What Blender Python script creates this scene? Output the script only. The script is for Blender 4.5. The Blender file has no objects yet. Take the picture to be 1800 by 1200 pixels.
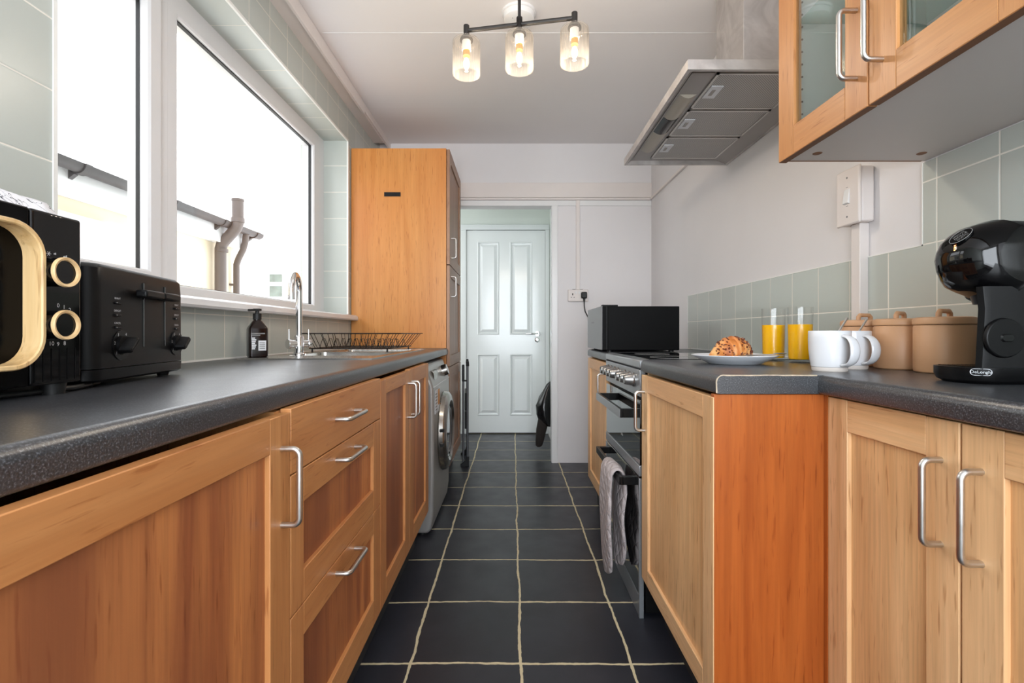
import bpy, math, random
from mathutils import Vector, Matrix, noise as mnoise

# ------------------------------------------------------------------ camera, world, lights
scene = bpy.context.scene
cam_d = bpy.data.cameras.new('camera'); cam = bpy.data.objects.new('camera', cam_d)
scene.collection.objects.link(cam)
cam_d.sensor_width = 36.0
cam_d.lens = 17.06
cam_d.shift_x = -1/1800
cam_d.shift_y = -14/1800
cam_d.clip_start = 0.02
cam.location = (0, 0, 1.0)
cam.rotation_euler = (math.pi/2, 0, 0)
scene.camera = cam
scene.view_settings.view_transform = 'Standard'
scene.view_settings.look = 'None'
scene.view_settings.gamma = 1.0
scene.view_settings.use_curve_mapping = False
scene.view_settings.exposure = 0.9

world = bpy.data.worlds.new('overcast_sky'); scene.world = world
world.use_nodes = True
wbg = world.node_tree.nodes['Background']
wbg.inputs[0].default_value = (0.93, 0.965, 1.0, 1)
wbg.inputs[1].default_value = 2.1

def area(name, loc, rot, sx, sy, power, col=(1, 1, 1), portal=False):
    l = bpy.data.lights.new(name, 'AREA'); l.shape = 'RECTANGLE'; l.size = sx; l.size_y = sy
    l.energy = power; l.color = col
    if portal: l.cycles.is_portal = True
    o = bpy.data.objects.new(name, l); o.location = loc; o.rotation_euler = rot
    scene.collection.objects.link(o); return o
PI = math.pi
# daylight portal at the kitchen window, and an added fill lamp behind the camera
area('window_portal', (-1.36, 2.06, 1.66), (0, -PI/2, 0), 1.15, 2.0, 1, portal=True)
area('rear_fill_light', (0.0, -1.55, 1.3), (-PI/2, 0, PI), 1.7, 1.7, 38, (0.85, 0.925, 1.0))
area('hall_fill_light', (-1.35, 4.32, 1.5), (0, -PI/2, 0), 1.4, 0.8, 6, (0.95, 0.98, 1.0))  # added to brighten the hall; no such source is seen

# ------------------------------------------------------------------ mesh helpers
C = scene.collection
class MB:
    def __init__(s): s.v = []; s.f = []; s.m = []
    def add(s, vs, fs, mi=0):
        b = len(s.v); s.v += [tuple(v) for v in vs]
        for f in fs: s.f.append(tuple(b+i for i in f)); s.m.append(mi)
        return s
    def box(s, x0, x1, y0, y1, z0, z1, mi=0, M=None):
        vs = [Vector((x, y, z)) for x in (x0, x1) for y in (y0, y1) for z in (z0, z1)]
        if M: vs = [M @ v for v in vs]
        return s.add(vs, [(0,1,3,2),(4,6,7,5),(0,4,5,1),(2,3,7,6),(0,2,6,4),(1,5,7,3)], mi)
    def ring(s, c, ax, r, n, u=None):
        ax = Vector(ax).normalized()
        if u is None:
            u = Vector((0,0,1)) if abs(ax.z) < .9 else Vector((1,0,0))
        u = (u - ax*u.dot(ax)).normalized(); w = ax.cross(u)
        return [Vector(c) + (u*math.cos(2*PI*i/n) + w*math.sin(2*PI*i/n))*r for i in range(n)], u
    def loft(s, rings, mi=0, cap=True, closed=False):
        n = len(rings[0]); b = len(s.v)
        for r in rings: s.v += [tuple(p) for p in r]
        k = len(rings)
        for i in range(k if closed else k-1):
            for j in range(n):
                a = b+i*n+j; a2 = b+i*n+(j+1) % n; c = b+((i+1) % k)*n+j; c2 = b+((i+1) % k)*n+(j+1) % n
                s.f.append((a, a2, c2, c)); s.m.append(mi)
        if cap and not closed:
            s.f.append(tuple(b+j for j in reversed(range(n)))); s.m.append(mi)
            s.f.append(tuple(b+(k-1)*n+j for j in range(n))); s.m.append(mi)
        return s
    def cyl(s, p0, p1, r0, r1=None, n=20, mi=0):
        r1 = r0 if r1 is None else r1
        ax = Vector(p1)-Vector(p0)
        a, u = s.ring(p0, ax, r0, n); b, _ = s.ring(p1, ax, r1, n, u)
        return s.loft([a, b], mi)
    def tube(s, pts, r, n=10, mi=0, closed=False, cap=True):
        pts = [Vector(p) for p in pts]; k = len(pts); rings = []; u = None
        for i, p in enumerate(pts):
            if closed: t = (pts[(i+1) % k]-p).normalized() + (p-pts[i-1]).normalized()
            elif i == 0: t = pts[1]-p
            elif i == k-1: t = p-pts[-2]
            else: t = (pts[i+1]-p).normalized() + (p-pts[i-1]).normalized()
            rr = r[i] if isinstance(r, (list, tuple)) else r
            g, u = s.ring(p, t, rr, n, u); rings.append(g)
        return s.loft(rings, mi, cap, closed)
    def lathe(s, prof, c=(0,0,0), n=40, mi=0, axis='z', rf=None, cap=True):
        rings = []
        for (r, h) in prof:
            g = []
            for i in range(n):
                a = 2*PI*i/n; rr = max(r, 1e-5)*(rf(a) if rf else 1)
                x, y = rr*math.cos(a), rr*math.sin(a)
                p = {'z': (x, y, h), 'x': (h, x, y), 'y': (y, h, x), '-x': (-h, y, x), '-y': (x, -h, y)}[axis]
                g.append(Vector(c)+Vector(p))
            rings.append(g)
        return s.loft(rings, mi, cap)
    def prism(s, poly, axis, a0, a1, mi=0):
        def P(p, a): return {'x': (a, p[0], p[1]), 'y': (p[0], a, p[1]), 'z': (p[0], p[1], a)}[axis]
        return s.loft([[P(p, a0) for p in poly], [P(p, a1) for p in poly]], mi)
    def xf(s, M):
        s.v = [tuple(M @ Vector(v)) for v in s.v]; return s
    def join(s, o, mi=None):
        b = len(s.v); s.v += o.v
        for f, m in zip(o.f, o.m): s.f.append(tuple(b+i for i in f)); s.m.append(m if mi is None else mi)
        return s

def rloc(o):
    p = Vector((0,0,0))
    while o: p += o.location; o = o.parent
    return p
def ob(name, mb, mats, parent=None, bev=0.0, loc=None, smooth=True, seg=2, ang=0.6, label=None, cat=None, group=None, kind=None):
    me = bpy.data.meshes.new(name)
    base = rloc(parent) if parent else Vector((0,0,0))
    if parent is None:
        if loc is None:
            xs = [v[0] for v in mb.v]; ys = [v[1] for v in mb.v]; zs = [v[2] for v in mb.v]
            loc = ((min(xs)+max(xs))/2, (min(ys)+max(ys))/2, min(zs))
        base = Vector(loc)
    me.from_pydata([tuple(Vector(v)-base) for v in mb.v], [], mb.f)
    if not isinstance(mats, (list, tuple)): mats = [mats]
    for m in mats: me.materials.append(m)
    me.polygons.foreach_set('material_index', mb.m)
    import bmesh
    bm = bmesh.new(); bm.from_mesh(me)
    bmesh.ops.recalc_face_normals(bm, faces=bm.faces[:]); bm.to_mesh(me); bm.free()
    if smooth:
        me.polygons.foreach_set('use_smooth', [True]*len(me.polygons))
        try: me.set_sharp_from_angle(angle=ang)
        except Exception: pass
    me.update()
    o = bpy.data.objects.new(name, me); C.objects.link(o)
    if parent: o.parent = parent
    else: o.location = base
    if bev > 0:
        b = o.modifiers.new('bevel', 'BEVEL'); b.width = bev; b.segments = seg; b.limit_method = 'ANGLE'; b.angle_limit = 0.7
        b.harden_normals = False
    tag(o, label, cat, group, kind)
    return o
def tag(o, label=None, cat=None, group=None, kind=None):
    if label: o['label'] = label
    if cat: o['category'] = cat
    if group: o['group'] = group
    if kind: o['kind'] = kind
    return o
def thing(name, label, cat, loc, group=None):
    o = bpy.data.objects.new(name, None); o.empty_display_size = 0.05
    C.objects.link(o); o.location = loc
    return tag(o, label, cat, group)
def struct(name, mb, mats, bev=0.0, **k):
    return ob(name, mb, mats, bev=bev, kind='structure', **k)
def dup(root, loc, label, rz=None):
    r = root.copy(); C.objects.link(r); r.location = loc; r['label'] = label
    if rz is not None: r.rotation_euler.z = rz
    for ch in list(root.children):
        c = ch.copy(); C.objects.link(c); c.parent = r
        for g in ch.children:
            d = g.copy(); C.objects.link(d); d.parent = c
    return r
def rrect(w, h, r, n=6, cx=0, cy=0):
    pts = []
    for (sx, sy, a0) in ((1,1,0),(-1,1,PI/2),(-1,-1,PI),(1,-1,1.5*PI)):
        for i in range(n+1):
            a = a0+PI/2*i/n
            pts.append((cx+sx*(w/2-r)+r*math.cos(a), cy+sy*(h/2-r)+r*math.sin(a)))
    return pts
def text(mb, s, size, o, right, up, th=0.0003, mi=0, align='CENTER', sx=1.0):
    cu = bpy.data.curves.new('txt', 'FONT'); cu.body = s; cu.size = size; cu.align_x = align; cu.align_y = 'CENTER'
    cu.resolution_u = 3
    t = bpy.data.objects.new('txt', cu); me = t.to_mesh()
    R = Vector(right).normalized(); U = Vector(up).normalized(); N = R.cross(U)
    mb.add([Vector(o)+R*v.co.x*sx+U*v.co.y+N*th for v in me.vertices], [tuple(p.vertices) for p in me.polygons], mi)
    t.to_mesh_clear(); bpy.data.objects.remove(t); bpy.data.curves.remove(cu)

# ------------------------------------------------------------------ materials
def srgb(r, g, b):
    def f(c):
        c /= 255.0
        return c/12.92 if c <= 0.04045 else ((c+0.055)/1.055)**2.4
    return (f(r), f(g), f(b), 1)
class NT:
    def __init__(s, name):
        s.mat = bpy.data.materials.new(name); s.mat.use_nodes = True
        s.t = s.mat.node_tree; s.bsdf = s.t.nodes['Principled BSDF']; s.out = s.t.nodes['Material Output']
    def n(s, typ, **k):
        nd = s.t.nodes.new(typ)
        for a, b in k.items(): setattr(nd, a, b)
        return nd
    def l(s, a, b): s.t.links.new(a, b)
    def math(s, op, a, b=None, c=None):
        nd = s.n('ShaderNodeMath', operation=op)
        for i, x in enumerate((a, b, c)):
            if x is None: continue
            if isinstance(x, (int, float)): nd.inputs[i].default_value = x
            else: s.l(x, nd.inputs[i])
        return nd.outputs[0]
    def mix(s, fac, a, b, blend='MIX'):
        nd = s.n('ShaderNodeMix', data_type='RGBA', blend_type=blend)
        for i, x in ((0, fac), (6, a), (7, b)):
            if isinstance(x, (int, float)): nd.inputs[i].default_value = x
            elif isinstance(x, tuple): nd.inputs[i].default_value = x
            else: s.l(x, nd.inputs[i])
        return nd.outputs[2]
    def ramp(s, fac, stops):
        nd = s.n('ShaderNodeValToRGB'); cr = nd.color_ramp
        cr.elements[0].position = stops[0][0]; cr.elements[0].color = stops[0][1]
        cr.elements[1].position = stops[-1][0]; cr.elements[1].color = stops[-1][1]
        for p, c in stops[1:-1]:
            e = cr.elements.new(p); e.color = c
        s.l(fac, nd.inputs[0]); return nd.outputs[0]
    def coords(s, scale=(1,1,1), obj=True):
        mp = s.n('ShaderNodeMapping'); mp.inputs['Scale'].default_value = scale
        if obj:
            tc = s.n('ShaderNodeTexCoord'); s.l(tc.outputs['Object'], mp.inputs[0])
        else:
            g = s.n('ShaderNodeNewGeometry'); s.l(g.outputs['Position'], mp.inputs[0])
        return mp.outputs[0]
    def noise(s, vec, scale, detail=2, rough=0.5, dist=0.0):
        nd = s.n('ShaderNodeTexNoise'); nd.inputs['Scale'].default_value = scale
        nd.inputs['Detail'].default_value = detail; nd.inputs['Roughness'].default_value = rough
        nd.inputs['Distortion'].default_value = dist
        s.l(vec, nd.inputs['Vector']); return nd.outputs[0]
    def bump(s, h, strength=0.3, dist=0.002):
        b = s.n('ShaderNodeBump'); b.inputs['Strength'].default_value = strength; b.inputs['Distance'].default_value = dist
        s.l(h, b.inputs['Height']); s.l(b.outputs[0], s.bsdf.inputs['Normal'])
    def set(s, **k):
        for a, b in k.items():
            inp = s.bsdf.inputs[a.replace('_', ' ')]
            if isinstance(b, (int, float, tuple)): inp.default_value = b
            else: s.l(b, inp)
        return s
def plain(name, c, rough=0.5, metal=0.0, var=0.03, nscale=6, coat=0.0, bumpy=0.0, bscale=80, spec=0.5):
    t = NT(name); v = t.coords()
    nz = t.noise(v, nscale, 3)
    dark = tuple(x*(1-var*2) for x in c[:3])+(1,)
    col = t.ramp(nz, [(0.3, dark), (0.7, c)])
    t.set(Base_Color=col, Roughness=rough, Metallic=metal, Coat_Weight=coat)
    t.bsdf.inputs['Specular IOR Level'].default_value = spec
    if bumpy: t.bump(t.noise(v, bscale, 4), bumpy, 0.001)
    return t.mat
def wood(name, light, dark, axis, rough=0.42, pores=0.35, blotch=None, bl_amt=0.0, big=1.0):
    t = NT(name)
    sc = [9.0*big]*3; sc[axis] = 0.55*big
    v = t.coords(tuple(sc))
    n1 = t.noise(v, 1.6, 4, 0.55, 0.9)
    col = t.ramp(n1, [(0.28, dark), (0.5, tuple((a*.45+b*.55) for a, b in zip(dark, light))), (0.72, light)])
    sc2 = [150.0]*3; sc2[axis] = 5.0
    v2 = t.coords(tuple(sc2)); n2 = t.noise(v2, 1.0, 3, 0.6)
    fine = t.ramp(n2, [(0.35, (0.72, 0.72, 0.72, 1)), (0.6, (1, 1, 1, 1))])
    col = t.mix(pores, col, fine, 'MULTIPLY')
    sc3 = [150.0]*3; sc3[axis] = 13.0
    n4 = t.noise(t.coords(tuple(sc3)), 1.0, 2, 0.5)
    dash = t.ramp(n4, [(0.62, (1, 1, 1, 1)), (0.72, (0.62, 0.5, 0.42, 1))])
    col = t.mix(0.8, col, dash, 'MULTIPLY')
    if blotch:
        sc4 = [2.6]*3; sc4[axis] = 1.1
        n3 = t.noise(t.coords(tuple(sc4)), 1.0, 2, 0.5, 0.3)
        fac = t.math('MULTIPLY', t.ramp(n3, [(0.38, (0,0,0,1)), (0.66, (1,1,1,1))]), bl_amt)
        col = t.mix(fac, col, blotch)
    t.set(Base_Color=col, Roughness=rough)
    t.bsdf.inputs['Specular IOR Level'].default_value = 0.4
    t.bump(n2, 0.06, 0.001)
    return t.mat
def tiles(name, axes, gw, tile_c, grout_c, rough=0.3, var=0.06, warp=0.0, mottled=0.0, bs=0.5, wvar=0.0, spec=0.5):
    t = NT(name)
    g = t.n('ShaderNodeNewGeometry'); sp = t.n('ShaderNodeSeparateXYZ'); pos = g.outputs['Position']
    t.l(pos, sp.inputs[0])
    mask = None; cell = None; edge = None
    for k, (ax, pitch, off) in enumerate(axes):
        c = sp.outputs[ax]
        if warp:
            vm = t.n('ShaderNodeMapping'); vm.inputs['Location'].default_value = (k*7.3, k*3.1, 0); t.l(pos, vm.inputs[0])
            w = t.math('ADD', t.math('MULTIPLY', t.math('SUBTRACT', t.noise(vm.outputs[0], 3.0, 2), 0.5), warp),
                       t.math('MULTIPLY', t.math('SUBTRACT', t.noise(vm.outputs[0], 26.0, 3), 0.5), warp*0.28))
            c = t.math('ADD', c, w)
        u = t.math('DIVIDE', t.math('SUBTRACT', c, off), pitch)
        fr = t.math('FRACT', u); d = t.math('MULTIPLY', t.math('SUBTRACT', 0.5, t.math('ABSOLUTE', t.math('SUBTRACT', fr, 0.5))), pitch)
        fl = t.math('FLOOR', u)
        cell = t.math('MULTIPLY', fl, 12.9898) if cell is None else t.math('ADD', cell, t.math('MULTIPLY', fl, 78.233))
        edge = d if edge is None else t.math('MINIMUM', edge, d)
    half = gw/2
    if wvar:
        vm2 = t.n('ShaderNodeMapping'); t.l(pos, vm2.inputs[0])
        half = t.math('ADD', gw/2, t.math('MULTIPLY', t.math('SUBTRACT', t.noise(vm2.outputs[0], 14, 3, 0.7), 0.45), wvar))
    mask = t.math('LESS_THAN', edge, half)
    rnd = t.math('FRACT', t.math('MULTIPLY', t.math('SINE', cell), 43758.5453))
    dark = tuple(x*(1-var*2) for x in tile_c[:3])+(1,)
    col = t.mix(rnd, dark, tile_c)
    if mottled:
        nz = t.noise(pos, 5.0, 6, 0.65, 0.4)
        col = t.mix(t.math('MULTIPLY', t.ramp(nz, [(0.42, (0,0,0,1)), (0.75, (1,1,1,1))]), mottled), col, tuple(min(1, x*2.1+0.01) for x in tile_c[:3])+(1,))
    col = t.mix(mask, col, grout_c)
    r = t.math('ADD', t.math('MULTIPLY', mask, 0.9-rough), rough)
    if mottled: r = t.math('ADD', r, t.math('MULTIPLY', t.math('SUBTRACT', t.noise(pos, 9.0, 4), 0.5), 0.25))
    t.set(Base_Color=col, Roughness=r)
    t.bsdf.inputs['Specular IOR Level'].default_value = spec
    h = t.ramp(edge, [(0.0, (0,0,0,1)), (min(1, gw*0.9), (1,1,1,1))])
    t.bump(h, bs, 0.0012)
    return t.mat
def pane(name, tint=(1,1,1,1), refl=1.0, frost=0.0):
    t = NT(name); t.t.nodes.remove(t.bsdf)
    tr = t.n('ShaderNodeBsdfTransparent'); tr.inputs[0].default_value = tint
    gl = t.n('ShaderNodeBsdfGlossy'); gl.inputs['Roughness'].default_value = 0.02
    lw = t.n('ShaderNodeLayerWeight')      # Schlick term, the same on both faces of the pane
    f5 = t.math('ADD', 0.04, t.math('MULTIPLY', t.math('POWER', lw.outputs['Facing'], 4.0), 0.75))
    mx = t.n('ShaderNodeMixShader'); t.l(t.math('MULTIPLY', f5, refl), mx.inputs[0])
    t.l(tr.outputs[0], mx.inputs[1]); t.l(gl.outputs[0], mx.inputs[2]); last = mx.outputs[0]
    if frost:
        tl = t.n('ShaderNodeBsdfTranslucent'); tl.inputs[0].default_value = (1, 0.97, 0.92, 1)
        df = t.n('ShaderNodeBsdfDiffuse'); df.inputs[0].default_value = (1, 0.97, 0.93, 1)
        m1 = t.n('ShaderNodeMixShader'); t.l(tl.outputs[0], m1.inputs[1]); t.l(df.outputs[0], m1.inputs[2])
        m2 = t.n('ShaderNodeMixShader'); m2.inputs[0].default_value = frost
        t.l(last, m2.inputs[1]); t.l(m1.outputs[0], m2.inputs[2]); last = m2.outputs[0]
    t.l(last, t.out.inputs[0]); return t.mat
def emit(name, c, st):
    t = NT(name); t.set(Base_Color=c, Emission_Color=c, Emission_Strength=st); return t.mat

M = {}
M['wall'] = plain('wall_paint', srgb(226, 223, 224), 0.55, var=0.015, bumpy=0.12, bscale=120, nscale=3)
M['ceiling'] = plain('ceiling_paint', srgb(236, 233, 233), 0.7, var=0.012, bumpy=0.1, bscale=60, nscale=2)
M['white'] = plain('white_gloss_paint', srgb(232, 232, 232), 0.25, var=0.01)
M['trunk'] = plain('white_trunking', srgb(228, 220, 216), 0.4, var=0.02)
M['upvc'] = plain('white_upvc', srgb(226, 226, 228), 0.22, var=0.008)
M['door'] = plain('door_gloss_white', srgb(228, 232, 232), 0.16, var=0.01, bumpy=0.25, bscale=45)
M['hall'] = plain('hall_paint', srgb(222, 228, 222), 0.5, var=0.01)
M['gasket'] = plain('black_gasket', srgb(28, 28, 30), 0.5)
SAGE = srgb(190, 196, 190); GROUT = srgb(232, 228, 218)
M['tile_left'] = tiles('sage_wall_tiles', [(1, 0.1618, 1.088), (2, 0.1595, 1.384)], 0.0035, SAGE, GROUT, 0.3, 0.025, bs=0.4)
M['tile_jamb'] = tiles('sage_reveal_tiles', [(2, 0.1645, 1.39)], 0.0035, SAGE, GROUT, 0.3, 0.02, bs=0.4)
M['tile_head'] = tiles('sage_soffit_tiles', [(1, 0.1618, 1.088)], 0.0035, SAGE, GROUT, 0.3, 0.02, bs=0.4)
M['tile_right'] = tiles('sage_splashback_tiles', [(1, 0.1583, 1.0665), (2, 0.1612, 1.0706)], 0.0035, SAGE, GROUT, 0.2, 0.03, bs=0.4)
M['floor'] = tiles('black_slate_floor', [(0, 0.336, 0.0241), (1, 0.3375, 1.4707)], 0.0075, srgb(42, 43, 50), srgb(204, 192, 158), 0.36, 0.12, warp=0.026, mottled=0.22, wvar=0.008, spec=0.4)
M['edge_white'] = plain('white_tile_trim', srgb(238, 238, 234), 0.3, var=0.01)
# worktop
t = NT('slate_worktop'); v = t.coords()
n1 = t.noise(v, 420, 2, 0.6); n2 = t.noise(v, 5, 4, 0.6)
c = t.ramp(n1, [(0.35, srgb(34, 35, 38)), (0.55, srgb(55, 57, 61)), (0.74, srgb(112, 114, 120))])
c = t.mix(t.math('MULTIPLY', t.ramp(n2, [(0.45, (0,0,0,1)), (0.8, (1,1,1,1))]), 0.14), c, srgb(84, 87, 94))
t.set(Base_Color=c, Roughness=t.math('ADD', 0.24, t.math('MULTIPLY', n2, 0.16)))
t.bsdf.inputs['Specular IOR Level'].default_value = 0.85
t.bump(n1, 0.05, 0.0005)
M['worktop'] = t.mat
M['chip'] = plain('chipped_laminate_edge', srgb(205, 188, 165), 0.6, var=0.2, nscale=120)
# woods
H1, H2 = srgb(210, 152, 96), srgb(184, 122, 70)
for k, ax in (('y', 1), ('z', 2), ('x', 0)):
    M['frame_'+k] = wood('oak_frame_'+k, H1, H2, ax, blotch=srgb(176, 104, 56), bl_amt=0.35)
M['panel_l'] = wood('stained_panel', srgb(222, 146, 84), srgb(156, 90, 54), 2, blotch=srgb(124, 70, 48), bl_amt=0.85, pores=0.5)
P1, P2 = srgb(240, 198, 150), srgb(216, 166, 116)
for k, ax in (('y', 1), ('z', 2)):
    M['pale_'+k] = wood('pale_oak_'+k, P1, P2, ax, blotch=srgb(204, 144, 92), bl_amt=0.3, pores=0.5)
M['pale_panel'] = wood('pale_oak_panel', srgb(236, 190, 138), srgb(212, 160, 108), 2, pores=0.6, blotch=srgb(214, 156, 100), bl_amt=0.3)
M['end_panel'] = wood('orange_varnished_panel', srgb(186, 102, 44), srgb(150, 74, 28), 2, rough=0.32, pores=0.5, blotch=srgb(150, 66, 20), bl_amt=0.5)
M['tall_side'] = wood('honey_varnished_side', srgb(214, 150, 84), srgb(194, 126, 62), 2, rough=0.34, pores=0.3, blotch=srgb(196, 112, 48), bl_amt=0.4)
G1, G2 = srgb(168, 130, 104), srgb(146, 108, 84)
M['tall_z'] = wood('tall_door_oak', G1, G2, 2); M['tall_y'] = wood('tall_door_oak_rail', G1, G2, 1)
M['bare_brown'] = plain('raw_brown_edge', srgb(122, 80, 52), 0.6)
M['plinth'] = plain('dark_grey_plinth', srgb(46, 46, 48), 0.5)  # dark grey board colour shared by all plinths
M['carcass'] = plain('cream_carcass', srgb(240, 240, 236), 0.4)
M['underside'] = plain('grey_melamine', srgb(206, 199, 195), 0.45, var=0.01)
# metals
t = NT('brushed_steel'); v = t.coords((3, 120, 120)); nn = t.noise(v, 1.0, 3)
t.set(Base_Color=srgb(205, 202, 198), Metallic=1.0, Roughness=t.math('ADD', 0.26, t.math('MULTIPLY', nn, 0.14)))
M['steel'] = t.mat
t = NT('hood_steel'); nn = t.noise(t.coords((60, 3, 60)), 1.0, 3); sm = t.noise(t.coords(), 7, 4, 0.6, 1.0)
t.set(Base_Color=t.ramp(sm, [(0.3, srgb(172, 166, 163)), (0.7, srgb(214, 209, 206))]), Metallic=0.6, Roughness=t.math('ADD', 0.3, t.math('MULTIPLY', nn, 0.2)))
M['hood'] = t.mat
M['hood_in'] = plain('hood_underside', srgb(168, 163, 160), 0.4, 0.25, var=0.05)
M['chrome'] = plain('polished_chrome', srgb(235, 235, 236), 0.06, 1.0, var=0.0)
M['knob'] = plain('grey_steel_knob', srgb(150, 148, 146), 0.25, 0.8)
M['sink'] = plain('sink_steel', srgb(212, 210, 206), 0.22, 1.0, var=0.05, nscale=20)
M['wm'] = plain('silver_grey_enamel', srgb(168, 166, 163), 0.3, 0.45, var=0.03)
M['wm_ring'] = plain('satin_silver_ring', srgb(176, 172, 166), 0.2, 1.0, var=0.02)
M['smoke'] = plain('smoked_glass', srgb(22, 22, 24), 0.06, 0.0, coat=1.0)
M['black'] = plain('matt_black', srgb(13, 13, 14), 0.42, var=0.05, spec=0.25)
M['black_satin'] = plain('satin_black', srgb(14, 14, 15), 0.3, var=0.05, spec=0.22)
M['gloss'] = plain('gloss_black', srgb(8, 8, 9), 0.06, coat=0.0, var=0.0, spec=0.45)
M['fridge_side'] = plain('fridge_black_side', srgb(9, 9, 10), 0.5, var=0.02, spec=0.1)
M['doorblack'] = plain('dark_oven_door', srgb(7, 7, 8), 0.15, var=0.0, spec=0.12)
M['fixture'] = plain('fixture_black', srgb(38, 34, 32), 0.45)
M['print'] = plain('white_print', srgb(225, 228, 232), 0.5)
M['dimprint'] = plain('grey_print', srgb(130, 130, 130), 0.5)
M['ash'] = wood('pale_ash', srgb(236, 204, 152), srgb(212, 170, 112), 2, rough=0.38, pores=0.25, big=2.5)
M['ash_ring'] = wood('pale_ash_knob', srgb(236, 206, 158), srgb(216, 176, 122), 1, rough=0.38, pores=0.2, big=2.5)
M['cooker'] = plain('cooker_silver', srgb(158, 162, 166), 0.28, 0.5, var=0.02)
M['ovenglass'] = plain('oven_black_glass', srgb(12, 13, 15), 0.04, coat=1.0, var=0.0)
M['ceramic'] = plain('white_glazed_ceramic', srgb(222, 222, 225), 0.12, var=0.005, coat=0.3)
M['rawclay'] = plain('unglazed_base', srgb(226, 216, 208), 0.6)
M['plate'] = plain('grey_white_stoneware', srgb(222, 226, 232), 0.16, var=0.01)
M['terra'] = plain('blush_tan_stoneware', srgb(206, 158, 118), 0.42, var=0.02)
M['juice'] = plain('orange_juice', srgb(255, 190, 8), 0.25, var=0.02)
M['juice'].node_tree.nodes['Principled BSDF'].inputs['Subsurface Weight'].default_value = 0.1
M['glass'] = pane('clear_glass', refl=0.7)
M['winglass'] = pane('window_glass', refl=0.5)
M['doorglass'] = pane('cabinet_glass', (0.95, 1.0, 0.99, 1), refl=2.2)
M['shelfglass'] = pane('green_shelf_glass', (0.55, 0.8, 0.76, 1), refl=0.8)
M['shade'] = pane('ribbed_glass', (0.97, 0.95, 0.92, 1), refl=1.6, frost=0.018)
M['bulb'] = emit('bulb_glow', (1.0, 0.70, 0.34, 1), 8)
M['filament'] = emit('hot_filament', (1.0, 0.85, 0.6, 1), 60)
M['amber'] = emit('orange_led', (1.0, 0.35, 0.1, 1), 3)
M['brass'] = plain('brass_cap', srgb(224, 170, 70), 0.3, 0.8)
M['amber_bottle'] = plain('dark_amber_plastic', srgb(24, 9, 7), 0.14, coat=0.1, spec=0.35)
M['fridge'] = plain('dark_grey_fridge_door', srgb(112, 112, 114), 0.3, 0.2, var=0.02)
M['render'] = plain('cream_render', srgb(240, 226, 200), 0.8, bumpy=0.3)
M['pipe'] = plain('grey_plastic_pipe', srgb(92, 84, 81), 0.5, var=0.1)
M['pipe2'] = plain('brown_grey_gutter', srgb(66, 62, 62), 0.5, var=0.12)
M['slates'] = tiles('pale_roof_slates', [(0, 0.3, 0), (2, 0.14, 0)], 0.02, srgb(206, 200, 194), srgb(160, 156, 152), 0.7)
M['farwall'] = plain('white_far_render', srgb(240, 238, 234), 0.8)
M['farglass'] = plain('far_window_glass', srgb(118, 130, 120), 0.1, var=0.25, nscale=3)
M['bag'] = plain('black_bin_bag', srgb(22, 22, 24), 0.22, var=0.2, nscale=30, bumpy=0.8, bscale=30)
M['brownfab'] = plain('dark_brown_fabric', srgb(34, 26, 22), 0.8)
M['ladder'] = plain('grey_powdercoat', srgb(98, 100, 104), 0.35, 0.4)
M['plug'] = plain('black_rubber', srgb(18, 18, 18), 0.5)
M['paper'] = plain('white_label', srgb(222, 224, 228), 0.6)
M['lens'] = plain('yellowed_lens', srgb(176, 168, 154), 0.3)
M['orange'] = plain('orange_label', srgb(214, 150, 84), 0.6)
# filter mesh
t = NT('filter_mesh'); 
g = t.n('ShaderNodeNewGeometry'); sp = t.n('ShaderNodeSeparateXYZ'); t.l(g.outputs['Position'], sp.inputs[0])
def tri(c, p): 
    return t.math('ABSOLUTE', t.math('SUBTRACT', t.math('FRACT', t.math('DIVIDE', c, p)), 0.5))
a = t.math('MAXIMUM', tri(t.math('ADD', sp.outputs[0], sp.outputs[1]), 0.0085), tri(t.math('SUBTRACT', sp.outputs[0], sp.outputs[1]), 0.0085))
c = t.ramp(a, [(0.3, srgb(120, 118, 116)), (0.42, srgb(205, 202, 199))])
t.set(Base_Color=c, Roughness=0.45, Metallic=0.2); t.bump(a, 0.5, 0.001)
M['filter'] = t.mat
# quilted glove
t = NT('quilted_pink_grey_cotton')
g = t.n('ShaderNodeTexCoord'); sp = t.n('ShaderNodeSeparateXYZ'); t.l(g.outputs['Object'], sp.inputs[0])
a = t.math('MINIMUM', t.math('SUBTRACT', 0.5, tri(t.math('ADD', sp.outputs[1], sp.outputs[2]), 0.06)), t.math('SUBTRACT', 0.5, tri(t.math('SUBTRACT', sp.outputs[1], sp.outputs[2]), 0.06)))
a2 = t.math('POWER', t.math('MULTIPLY', a, 2), 0.5)
t.set(Base_Color=t.ramp(t.noise(t.coords(), 300, 2), [(0.3, srgb(168, 158, 158)), (0.7, srgb(196, 187, 187))]), Roughness=0.9)
t.bump(a2, 0.9, 0.006); M['glove'] = t.mat
# tea towel
t = NT('white_cloth_with_ink_lines'); v = t.coords(); nn = t.noise(v, 22, 2, 0.5, 2.5)
band = t.math('LESS_THAN', t.math('ABSOLUTE', t.math('SUBTRACT', nn, 0.5)), 0.012)
t.set(Base_Color=t.mix(band, srgb(240, 240, 244), srgb(60, 60, 72)), Roughness=0.9); t.bump(t.noise(v, 260, 2), 0.4, 0.001)
M['towel'] = t.mat
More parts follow.
